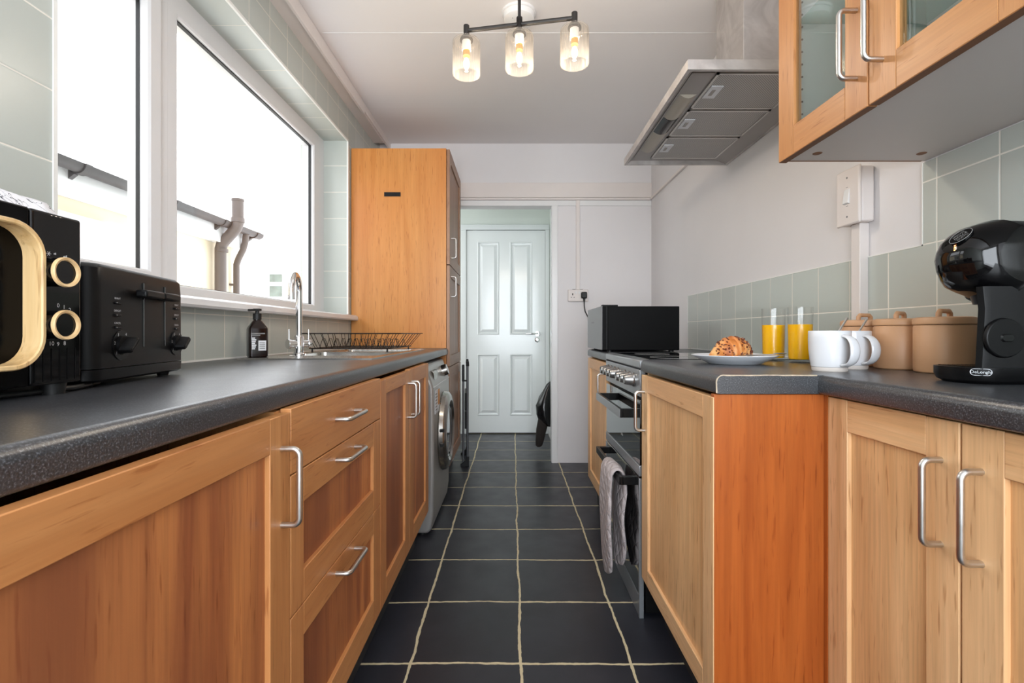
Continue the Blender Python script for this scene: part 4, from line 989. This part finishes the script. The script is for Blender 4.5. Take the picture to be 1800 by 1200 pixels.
for sc in (0.240, 0.042):
    c0 = T(sc, 0.0, 0.979)
    m = MB(); m.cyl(T(sc, -0.001, 0.979), T(sc, 0.0016, 0.979), 0.027, n=40); kn = ob('dial', m, M['black_satin'], r)
    m = MB(); Rm = TM @ Matrix.Translation((sc, 0, 0.979)) @ Matrix.Rotation(0.72, 4, 'Y')
    m.cyl(T(sc, 0.0016, 0.979), T(sc, 0.006, 0.979), 0.017, n=32)
    m.loft([[Rm @ Vector((x, y, z)) for x, z in rrect(w, h, 0.0045, 4)] for y, w, h in ((0.005, 0.036, 0.014), (0.022, 0.034, 0.011), (0.024, 0.030, 0.008))]); ob('dial_grip', m, M['black'], kn)
    m = MB()
    for t_, ang in (('1', -130), ('2', -80), ('3', -32), ('4', 30), ('5', 80)):
        A = math.radians(ang); text(m, t_, 0.0075, T(sc-0.022*math.sin(A), 0.0018, 0.979+0.022*math.cos(A)), -us, (0, 0, 1), th=0.0002)
    ob('dial_numbers', m, M['print'], kn)
m = MB()
for sc in (0.252, 0.042):
    for t_, zz in (('REHEAT', 1.0605), ('DEFROST', 1.0385), ('CANCEL', 1.0165)):
        text(m, t_, 0.0048, T(sc, 0.0006, zz+0.0020), -us, (0, 0, 1), th=0.0002)
ob('button_labels', m, M['print'], r)
for sc in (0.252, 0.042):
    for zz in (1.0605, 1.0385, 1.0165):
        m = MB(); tbox(m, sc-0.008, sc+0.008, -0.001, 0.003, zz-0.008, zz-0.0035); bt = ob('button', m, M['black_satin'], r, bev=0.001)
        m = MB(); tbox(m, sc+0.0052, sc+0.0064, 0.003, 0.0033, zz-0.0064, zz-0.0052); ob('indicator', m, M['print'], bt)

# ------------------------------------------------------------------ sink, tap, rack, bottle
r = thing('sink', 'inset stainless steel sink with bowl and drainer', 'sink', (-0.72, 2.2, ZC))
sx0, sx1, ty0, ty1 = -0.965, -0.497, 1.705, 2.735
bowl = (-0.90, -0.545, 1.93, 2.28); drn = (-0.90, -0.545, 2.34, 2.68)
zt = ZC+0.004; m = MB()
xs = sorted({sx0, sx1, bowl[0], bowl[1]}); yss = sorted({ty0, ty1, bowl[2], bowl[3], drn[2], drn[3]})
for i in range(len(xs)-1):
    for j in range(len(yss)-1):
        a, b, c, d_ = xs[i], xs[i+1], yss[j], yss[j+1]
        if (a, b) == (bowl[0], bowl[1]) and (c, d_) in ((bowl[2], bowl[3]), (drn[2], drn[3])): continue
        m.box(a, b, c, d_, zt-0.0015, zt)
m.box(sx0-0.004, sx0, ty0-0.004, ty1+0.004, ZC-0.0005, zt+0.001); m.box(sx1, sx1+0.004, ty0-0.004, ty1+0.004, ZC-0.0005, zt+0.001)
m.box(sx0, sx1, ty0-0.004, ty0, ZC-0.0005, zt+0.001); m.box(sx0, sx1, ty1, ty1+0.004, ZC-0.0005, zt+0.001)
ob('rim', m, M['sink'], r)
def basin(bx, depth, ins, nm):
    m = MB(); rg = []
    for (i_, z) in ((0, zt), (ins*.3, zt-depth*.85), (ins, zt-depth)):
        rg.append([Vector((x, y, z)) for x, y in rrect(bx[1]-bx[0]-2*i_, bx[3]-bx[2]-2*i_, 0.03, 5, (bx[0]+bx[1])/2, (bx[2]+bx[3])/2)])
    n = len(rg[0])
    m.loft(rg, cap=False); m.add([rg[-1][k] for k in range(n)], [tuple(range(n))]); return ob(nm, m, M['sink'], r)
basin(bowl, 0.15, 0.02, 'bowl'); basin(drn, 0.012, 0.008, 'drainer')
m = MB(); m.lathe([(0, 0.002), (0.03, 0.002), (0.04, 0)], (-0.72, 2.105, zt-0.15), 24); ob('plughole', m, M['chrome'], r)
tap = thing('tap', 'polished chrome swan-neck mixer tap with two lever handles', 'tap', (-0.865, 1.965, zt))
tx, ty = -0.865, 1.965
m = MB(); m.lathe([(0, 0), (0.026, 0), (0.026, 0.006), (0.019, 0.012), (0.019, 0.075), (0.016, 0.080), (0, 0.080)], (tx, ty, zt), 32); ob('body', m, M['chrome'], tap)
pts = [(tx, ty, zt+0.07), (tx, ty, 1.17)]
dvx = Vector((0.022, -0.115, 0))
for k in range(1, 13):
    a = PI*k/12; pts.append((tx+dvx.x*(1-math.cos(a))/2, ty+dvx.y*(1-math.cos(a))/2, 1.17+0.060*math.sin(a)))
pts.append((tx+dvx.x, ty+dvx.y, 1.135))
m = MB(); m.tube(pts, 0.0125, 20); m.cyl(pts[-1], (pts[-1][0], pts[-1][1], 1.130), 0.0135, n=20); ob('spout', m, M['chrome'], tap)
hz_ = zt+0.047; ax = Vector((0.6, 0.8, 0)).normalized()
for q in (-1, 1):
    c = Vector((tx, ty, hz_))
    m = MB(); m.cyl(c+ax*q*0.012, c+ax*q*0.036, 0.015, n=24); m.cyl(c+ax*q*0.036, c+ax*q*0.048, 0.019, n=32); h_ = ob('lever_handle', m, M['chrome'], tap, bev=0.0008)
    e = c+ax*q*0.042; m = MB(); m.cyl(e+Vector((0, 0, 0.015)), e+Vector((0, 0, 0.058)), 0.0036, n=12); ob('lever', m, M['chrome'], h_)

r = thing('dish_rack', 'black wire dish rack standing over the sink drainer', 'dish rack', (-0.76, 2.5, zt))
x0, x1, y0, y1 = -0.955, -0.565, 2.255, 2.735; X0, X1, Y0, Y1 = -0.985, -0.515, 2.215, 2.80; zb, zt2 = zt+0.018, 1.000
def rect3(a, b, c, d_, z): return [Vector((x, y, z)) for x, y in rrect(b-a, d_-c, 0.03, 5, (a+b)/2, (c+d_)/2)]
m = MB(); m.tube(rect3(X0, X1, Y0, Y1, zt2), 0.0026, 8, closed=True); ob('top_rail', m, M['black'], r)
m = MB(); m.tube(rect3(x0, x1, y0, y1, zb), 0.002, 8, closed=True)
nw = 15
for k in range(nw):   # wires running across at each end then over the bottom
    f = (k+0.5)/nw; xb_ = x0+(x1-x0)*f; xt_ = X0+(X1-X0)*f
    m.tube([(xt_, Y0+0.0, zt2), (xb_, y0, zb), (xb_, y1, zb), (xt_, Y1, zt2)], 0.0014, 6)
for f in (0.25, 0.5, 0.75):
    yb_ = y0+(y1-y0)*f; yt_ = Y0+(Y1-Y0)*f
    m.tube([(X0, yt_, zt2), (x0, yb_, zb), (x1, yb_, zb), (X1, yt_, zt2)], 0.0018, 6)
ob('basket_wires', m, M['black'], r)
m = MB()
for k in range(12):   # plate-holder hoops
    f = (k+0.5)/12; xx = x0+(x1-x0)*f
    m.tube([(xx, 2.36, zb), (xx, 2.40, zb+0.045), (xx, 2.43, zb+0.045), (xx, 2.47, zb)], 0.0014, 6)
    m.tube([(xx, 2.55, zb), (xx, 2.58, zb+0.040), (xx, 2.60, zb+0.040), (xx, 2.63, zb)], 0.0014, 6)
ob('plate_hoops', m, M['black'], r)
m = MB()
for xx in (x0+0.02, x1-0.02):
    for yy in (y0+0.01, y1-0.01): m = MB(); m.cyl((xx, yy, zb-0.001), (xx, yy, zt+0.0012), 0.003, 0.005, 10); ob('foot', m, M['plug'], r)

r = thing('soap_bottle', 'dark amber square soap bottle with a black pump', 'soap bottle', (-0.955, 1.83, ZC))
bx, by = -0.955, 1.815; br = thing
m = MB(); BR = Matrix.Translation((bx, by, 0)) @ Matrix.Rotation(math.radians(38), 4, 'Z')
def sq(w, z, rad=0.010): return [BR @ Vector((x, y, z)) for x, y in rrect(w, w, min(rad, w/2.1), 4)]
m.loft([sq(0.058, zt+0.0005), sq(0.064, zt+0.004), sq(0.064, zt+0.105), sq(0.060, zt+0.111), sq(0.032, zt+0.134, .012), sq(0.026, zt+0.137, .012), sq(0.024, zt+0.145, .0115)]); ob('bottle', m, M['amber_bottle'], r, ang=0.5)
m = MB(); m.cyl((bx, by, zt+0.140), (bx, by, zt+0.163), 0.0145, n=24); m.cyl((bx, by, zt+0.163), (bx, by, zt+0.172), 0.007); ob('collar', m, M['plug'], r, bev=0.001)
m = MB(); m.box(bx-0.012, bx+0.012, by-0.010, by+0.010, zt+0.172, zt+0.181); m.tube([(bx-0.005, by-0.005, zt+0.176), (bx-0.018, by-0.030, zt+0.174)], 0.0045, 8); ob('pump', m, M['plug'], r, bev=0.003)
m = MB(); Lm = BR @ Matrix.Translation((0, -0.0324, 0))
def lb(x0_, x1_, z0_, z1_, mi): m.box(x0_, x1_, -0.0003, 0.0002, zt+z0_, zt+z1_, mi, M=Lm)
lb(-0.002, 0.024, 0.025, 0.062, 0)
for k in range(4): lb(0.002, 0.020, 0.031+.007*k, 0.034+.007*k, 1)
lb(-0.024, 0.020, 0.086, 0.090, 1); lb(-0.024, 0.004, 0.080, 0.084, 1)
for k in range(7): lb(-0.024, -0.013+0.002*(k % 3), 0.030+.0065*k, 0.0345+.0065*k, 2)
ob('bottle_label', m, [M['paper'], M['dimprint'], M['print']], r)
tag(r); 

# ------------------------------------------------------------------ canisters
def canister():
    r = thing('canister', 'x', 'canister', (0, 0, 0), 'tan stoneware canisters')
    m = MB(); m.lathe([(0, 0), (0.052, 0), (0.056, 0.003), (0.0572, 0.010), (0.0572, 0.108), (0.055, 0.1115), (0.0, 0.1115)], n=56); ob('jar', m, M['terra'], r)
    m = MB(); m.lathe([(0, 0.1122), (0.0565, 0.1122), (0.0585, 0.1145), (0.0588, 0.124), (0.0565, 0.1285), (0.050, 0.1305), (0, 0.1315)], n=56); ld = ob('lid', m, M['terra'], r)
    m = MB(); m.tube([(-0.021, 0, 0.129), (-0.0205, 0, 0.139), (-0.015, 0, 0.1445), (0.015, 0, 0.1445), (0.0205, 0, 0.139), (0.021, 0, 0.129)], 0.0058, 12); ob('knob', m, M['terra'], ld)
    return r
cn = canister()
cn.location = (1.008, 1.133, ZC); cn.rotation_euler.z = 0.35; cn['label'] = 'tan stoneware canister nearest the coffee machine'
dup(cn, (1.008, 1.262, ZC), 'tan stoneware canister in the middle of the row of three', 0.5)
dup(cn, (1.008, 1.390, ZC), 'tan stoneware canister farthest from the coffee machine, behind the mugs', 0.2)

# ------------------------------------------------------------------ mugs with spoons
def mug():
    r = thing('mug', 'x', 'mug', (0, 0, 0), 'white mugs on the worktop corner')
    m = MB(); m.lathe([(0.0, 0.010), (0.0385, 0.010), (0.040, 0.0115), (0.0425, 0.028), (0.0452, 0.055), (0.0460, 0.080), (0.0456, 0.097), (0.0446, 0.099), (0.0434, 0.097), (0.0436, 0.080), (0.042, 0.04), (0.038, 0.016), (0.0, 0.014)], n=56, cap=False); b = ob('cup', m, M['ceramic'], r)
    m = MB(); m.lathe([(0.0, 0.0), (0.0365, 0.0), (0.038, 0.002), (0.0385, 0.0099), (0, 0.0099)], n=56); ob('foot_ring', m, M['rawclay'], r)
    m = MB(); rings = []
    for k in range(15):
        t_ = k/14; a = PI*0.5-PI*t_
        x = 0.0425+0.036*math.cos(a)**0.75 if math.cos(a) > 0 else 0.0425
        z = 0.053+0.033*math.sin(a)-0.004*t_; w = 0.0085+0.004*math.sin(PI*t_)
        ct = Vector((x, 0, z)); nrm_ = Vector((math.cos(a), 0, math.sin(a)))
        rings.append([ct+Vector((0, 1, 0))*w*math.cos(q)+nrm_*0.0042*math.sin(q) for q in [2*PI*i/12 for i in range(12)]])
    m.loft(rings); ob('handle', m, M['ceramic'], r)
    return r
mg = mug(); mg.location = (0.7836, 1.200, ZC); mg.rotation_euler.z = math.radians(-83); mg['label'] = 'white mug at the front, nearest the worktop corner'
dup(mg, (0.8865, 1.273, ZC), 'white mug behind, partly hidden by the front mug', math.radians(-83))
def spoon_at(cx, cy, lean, lab):
    m = MB(); b = Vector((cx-0.028, cy, ZC+0.018)); t_ = Vector((cx+0.058, cy+0.02, ZC+0.131))
    p = [b+(t_-b)*k/10 for k in range(11)]; m.tube(p, [0.002+0.0006*(k/10) for k in range(11)], 8)
    m2 = MB(); m2.lathe([(0.0, -0.002), (0.007, -0.0015), (0.011, 0.0), (0.0, 0.0005)], n=18); ROT = Matrix.Translation(b) @ Matrix.Rotation(1.0, 4, 'Y'); m2.xf(ROT); m.join(m2)
    ob('teaspoon', m, M['steel'], label=lab, cat='teaspoon', group='teaspoons in the mugs')
spoon_at(0.7836, 1.200, 0, 'steel teaspoon standing in the front white mug')
spoon_at(0.8865, 1.273, 0, 'steel teaspoon standing in the rear white mug')

# ------------------------------------------------------------------ glasses of juice
def juice():
    r = thing('juice_glass', 'x', 'glass', (0, 0, 0), 'glasses of orange juice')
    m = MB(); m.lathe([(0.0, 0.0), (0.0335, 0.0), (0.0348, 0.002), (0.0372, 0.176), (0.0366, 0.1768), (0.0358, 0.176), (0.0334, 0.011), (0.031, 0.009), (0.0, 0.009)], n=48, cap=False); ob('tumbler', m, M['glass'], r)
    m = MB(); m.lathe([(0.0, 0.0095), (0.0310, 0.0095), (0.0331, 0.0115), (0.0350, 0.121), (0.0, 0.1205)], n=48); ob('orange_juice', m, M['juice'], r)
    return r
jg = juice(); jg.location = (0.888, 1.652, ZC); jg['label'] = 'tall glass of orange juice on the left, nearer the croissant plate'
dup(jg, (0.925, 1.560, ZC), 'tall glass of orange juice on the right, next to the white mugs')

# ------------------------------------------------------------------ plate, croissant, cutlery
pxx, pyy = 0.675, 1.480
m = MB(); m.lathe([(0.0, 0.0), (0.072, 0.0), (0.076, 0.002), (0.092, 0.010), (0.122, 0.0245), (0.1235, 0.0262), (0.122, 0.0275), (0.090, 0.0145), (0.072, 0.0075), (0.0, 0.0065)], (pxx, pyy, ZC+0.0004), 64, cap=False)
ob('plate', m, M['plate'], label='white plate with raised rim, holding the croissant', cat='plate')
rr = random.Random(7)
def cro(t_, a, off=0.0):
    # t_ in 0..1 along, a around
    bul = math.sin(PI*min(1, max(0, t_)))**0.62
    seg = (t_*6.2) % 1.0
    ridge = 1+0.13*(1-seg)**1.2-0.05
    R = (0.036*bul*ridge+0.004+off)
    bx_ = -0.064+0.128*t_; by_ = -0.018*math.cos((t_-0.5)*PI)
    y = by_+R*math.cos(a)*1.05; z = R*math.sin(a)*1.0
    z = z*1.18 if z > 0 else z*0.55
    return Vector((bx_+0.006*math.sin(a*2+t_*5), y, z+0.020*bul+0.002))
CB = Vector((0.660, 1.470, ZC+0.0125))
m = MB(); m.loft([[CB+cro(i/64, 2*PI*k/32) for k in range(32)] for i in range(65)])
r = thing('croissant', 'golden croissant sprinkled with chocolate flecks on the white plate', 'croissant', (0.66, 1.47, ZC+0.01))
ob('pastry', m, M['croissant'], r, ang=1.2)
m = MB()
for k in range(120):
    t_ = rr.choice([rr.uniform(.10, .38), rr.uniform(.50, .97), rr.uniform(.5, .97)]); a = rr.uniform(-0.15, PI+0.15)-PI*0.0
    a = rr.uniform(0.1, PI*0.6)+PI*0.45
    p = CB+cro(t_, a, 0.0006); s_ = rr.uniform(0.0014, 0.0030)
    MM = Matrix.Translation(p) @ Matrix.Rotation(rr.uniform(0, 6), 4, Vector((rr.random(), rr.random(), rr.random())).normalized())
    m.box(-s_, s_, -s_*.7, s_*.7, -s_*.5, s_*.5, M=MM)
ob('chocolate_flecks', m, M['choc'], r, kind='stuff')
def flat_handle(m, p0, p1, w0, w1, th):
    p0, p1 = Vector(p0), Vector(p1); d_ = (p1-p0).normalized(); s_ = d_.cross(Vector((0, 0, 1))).normalized()
    u_ = s_.cross(d_)
    m.loft([[p+s_*w*math.cos(q)+u_*th*math.sin(q) for q in [2*PI*i/12 for i in range(12)]] for p, w in ((p0, w0*.6), (p0+d_*0.004, w0), (p0+(p1-p0)*.5, (w0+w1)/2), (p1, w1))])
m = MB(); flat_handle(m, (0.668, 1.388, ZC+0.030), (0.775, 1.432, ZC+0.031), 0.0055, 0.003, 0.0012)
m2 = MB(); m2.lathe([(0.0, -0.004), (0.010, -0.0028), (0.0145, 0.0), (0.0135, 0.0004), (0.0, -0.003)], n=24, cap=False); m2.xf(Matrix.Translation((0.795, 1.440, ZC+0.034)) @ Matrix.Rotation(0.4, 4, 'Z') @ Matrix.Diagonal((1.7, 1, 1, 1))); m.join(m2)
ob('spoon', m, M['steel'], label='steel spoon lying across the plate rim in front of the croissant', cat='spoon')
m = MB(); flat_handle(m, (0.645, 1.387, ZC+0.029), (0.685, 1.381, ZC+0.029), 0.004, 0.006, 0.0011); flat_handle(m, (0.685, 1.381, ZC+0.029), (0.778, 1.402, ZC+0.0285), 0.0065, 0.009, 0.001)
ob('knife', m, M['steel'], label='steel butter knife on the near rim of the plate', cat='knife')

# ------------------------------------------------------------------ coffee machine
r = thing('coffee_machine', 'glossy black capsule coffee machine with rounded head', 'coffee machine', (0.95, 0.93, ZC))
YC = 0.925
HP = [(x_+0.010, z_) for x_, z_ in [(.820, 1.143), (.823, 1.158), (.830, 1.175), (.843, 1.190), (.860, 1.201), (.882, 1.208), (.905, 1.2115), (.935, 1.211), (.965, 1.206), (.995, 1.195), (1.020, 1.178), (1.038, 1.155), (1.046, 1.130), (1.046, 1.095), (1.040, 1.072), (1.0, 1.064), (.950, 1.062), (.905, 1.065), (.880, 1.072), (.858, 1.080), (.8415, 1.0885), (.832, 1.103), (.824, 1.122)]]
def pillow(poly, c, hw, yc, x_lo=None, x_hi=None, n=18, e=2.6):
    rings = []
    for i in range(n+1):
        t_ = -1+2*i/n; t_ = math.sin(t_*PI/2); s_ = max(0.02, (1-abs(t_)**e))**(1/e)
        ring = []
        for (x, z) in poly:
            if x_lo is not None: x = max(x, x_lo)
            if x_hi is not None: x = min(x, x_hi)
            k = 0.25+0.75*s_ if s_ > 0.3 else 0.25+0.75*s_
            ring.append(Vector((c[0]+(x-c[0])*k, yc+t_*hw, c[1]+(z-c[1])*k)))
        rings.append(ring)
    return rings
m = MB(); m.loft(pillow(HP, (.945, 1.135), 0.064, YC, x_lo=0.902)); hd = ob('head', m, M['black_satin'], r, ang=0.9)
HP2 = [(x-0.0015 if x < .93 else x, z+(0.0015 if z > 1.13 else -0.001)) for x, z in HP]
m = MB(); m.loft(pillow(HP2, (.945, 1.135), 0.066, YC, x_hi=0.9005)); ob('visor', m, M['gloss'], r, ang=0.9)
m = MB(); m.cyl((0.918, YC, 1.078), (0.918, YC, 1.056), 0.036, 0.030, n=32); m.cyl((0.918, YC, 1.056), (0.918, YC, 1.048), 0.012); ob('outlet', m, M['black_satin'], r)
m = MB(); m.box(0.874, 0.896, YC-0.036, YC-0.030, 1.056, 1.070); ob('outlet_label', m, M['paper'], r)
m = MB(); rg = []
for z, dx in ((ZC+0.02, 0.0), (1.00, 0.004), (1.045, 0.006), (1.085, 0.002)):
    rg.append([Vector((x, y, z)) for x, y in ((.842+dx, .884), (.847+dx, .876), (.856+dx, .8725), (1.045, .8725), (1.058, .885), (1.058, .965), (1.045, .978), (.965+dx, .978), (.948+dx, .975), (.935+dx, .968))])
m.loft(rg); ob('column', m, M['black_satin'], r, ang=0.5)
m = MB(); m.cyl((0.8815, 0.8724, 0.992), (0.8815, 0.866, 0.992), 0.0365, 0.0345, n=48); dd = ob('side_disc', m, M['black'], r, bev=0.0015)
m = MB(); m.loft([[Vector((x, y, z)) for x, z in rrect(w, 0.014*f_, 0.0055, 4, 0.883, 0.992)] for y, w, f_ in ((0.866, 0.024, 1), (0.8635, 0.020, .8))]); ob('grip', m, M['gloss'], dd)
m = MB(); rg = []
for (ins, z) in ((0.014, ZC), (0.004, ZC+0.006), (0.0, ZC+0.016), (0.0, ZC+0.030)):
    rg.append([Vector((x, y, z)) for x, y in rrect(0.240-2*ins, 0.120-2*ins, 0.052-ins*.8, 10, 0.942, YC-0.004)])
m.loft(rg); tr_ = ob('drip_tray', m, M['black_satin'], r, ang=0.5)
m = MB()
for k in range(8): m.box(0.842+0.009*k, 0.846+0.009*k, YC-0.035, YC+0.035, ZC+0.030, ZC+0.0315)
ob('tray_grille', m, M['gloss'], tr_)
# maker's plate on the tray's rounded front corner
ca = math.radians(232); ccx, ccy = 0.942-0.12+0.052, YC-0.004-0.06+0.052
nn_ = Vector((math.cos(ca), math.sin(ca), 0)); pc = Vector((ccx, ccy, ZC+0.0195))+nn_*0.0525; rt = Vector((-math.sin(ca), math.cos(ca), 0))
m = MB(); ol = [(x, z) for x, z in rrect(0.029, 0.0115, 0.0056, 6)]
def onarc(x, z, e=0.0003):
    a = ca+x/0.052; return Vector((ccx+(0.052+e)*math.cos(a), ccy+(0.052+e)*math.sin(a), ZC+0.0225+z))
m.tube([onarc(x, z) for x, z in ol], 0.00045, 5, closed=True)
tm = MB(); text(tm, "DeLonghi", 0.0074, (0, 0, 0), (1, 0, 0), (0, 0, 1), th=0.0); m.add([onarc(v_[0], v_[2], 0.0005) for v_ in tm.v], tm.f)
ob('maker_plate', m, M['print'], tr_)
# badge: an oval disc sitting on the visor
bc = Vector((0.8425, 0.910, 1.1805)); bn = Vector((-0.78, -0.22, 0.585)).normalized(); bu = Vector((0.49, -0.53, 0.70)); bu = (bu-bn*bu.dot(bn)).normalized(); bv = bn.cross(bu)
if bv.x > 0 and bv.z < 0: bv = -bv
bu = bv.cross(bn)
m = MB(); m.tube([bc+bn*0.004+bu*0.019*math.cos(a)+bv*0.0125*math.sin(a) for a in [2*PI*k/40 for k in range(40)]], 0.0005, 5, closed=True)
text(m, 'NESCAFE', 0.0050, bc+bn*0.0042+bv*0.0058, bu, bv, th=0.0002); text(m, 'DOLCE', 0.0068, bc+bn*0.0042-bv*0.0002, bu, bv, th=0.0002); text(m, 'GUSTO', 0.0060, bc+bn*0.0042-bv*0.0062, bu, bv, th=0.0002)
ob('badge_lettering', m, M['dimprint'], r)
m = MB(); m.loft([[bc+bn*e_+bu*0.019*s_*math.cos(a)+bv*0.0125*s_*math.sin(a) for a in [2*PI*k/40 for k in range(40)]] for e_, s_ in ((-0.004, 1), (0.0035, 1), (0.0040, .97))]); ob('badge', m, M['gloss'], r)
m = MB()
for k in range(3): m.lathe([(0, -0.001), (0.0013, -0.001), (0.0013, 0.0010), (0, 0.0012)], (0.8338-0.0010*k, 0.9144-0.0008*k, 1.1651-0.0042*k), 10, axis='-x')
ob('indicator_lights', m, M['amber'], r)
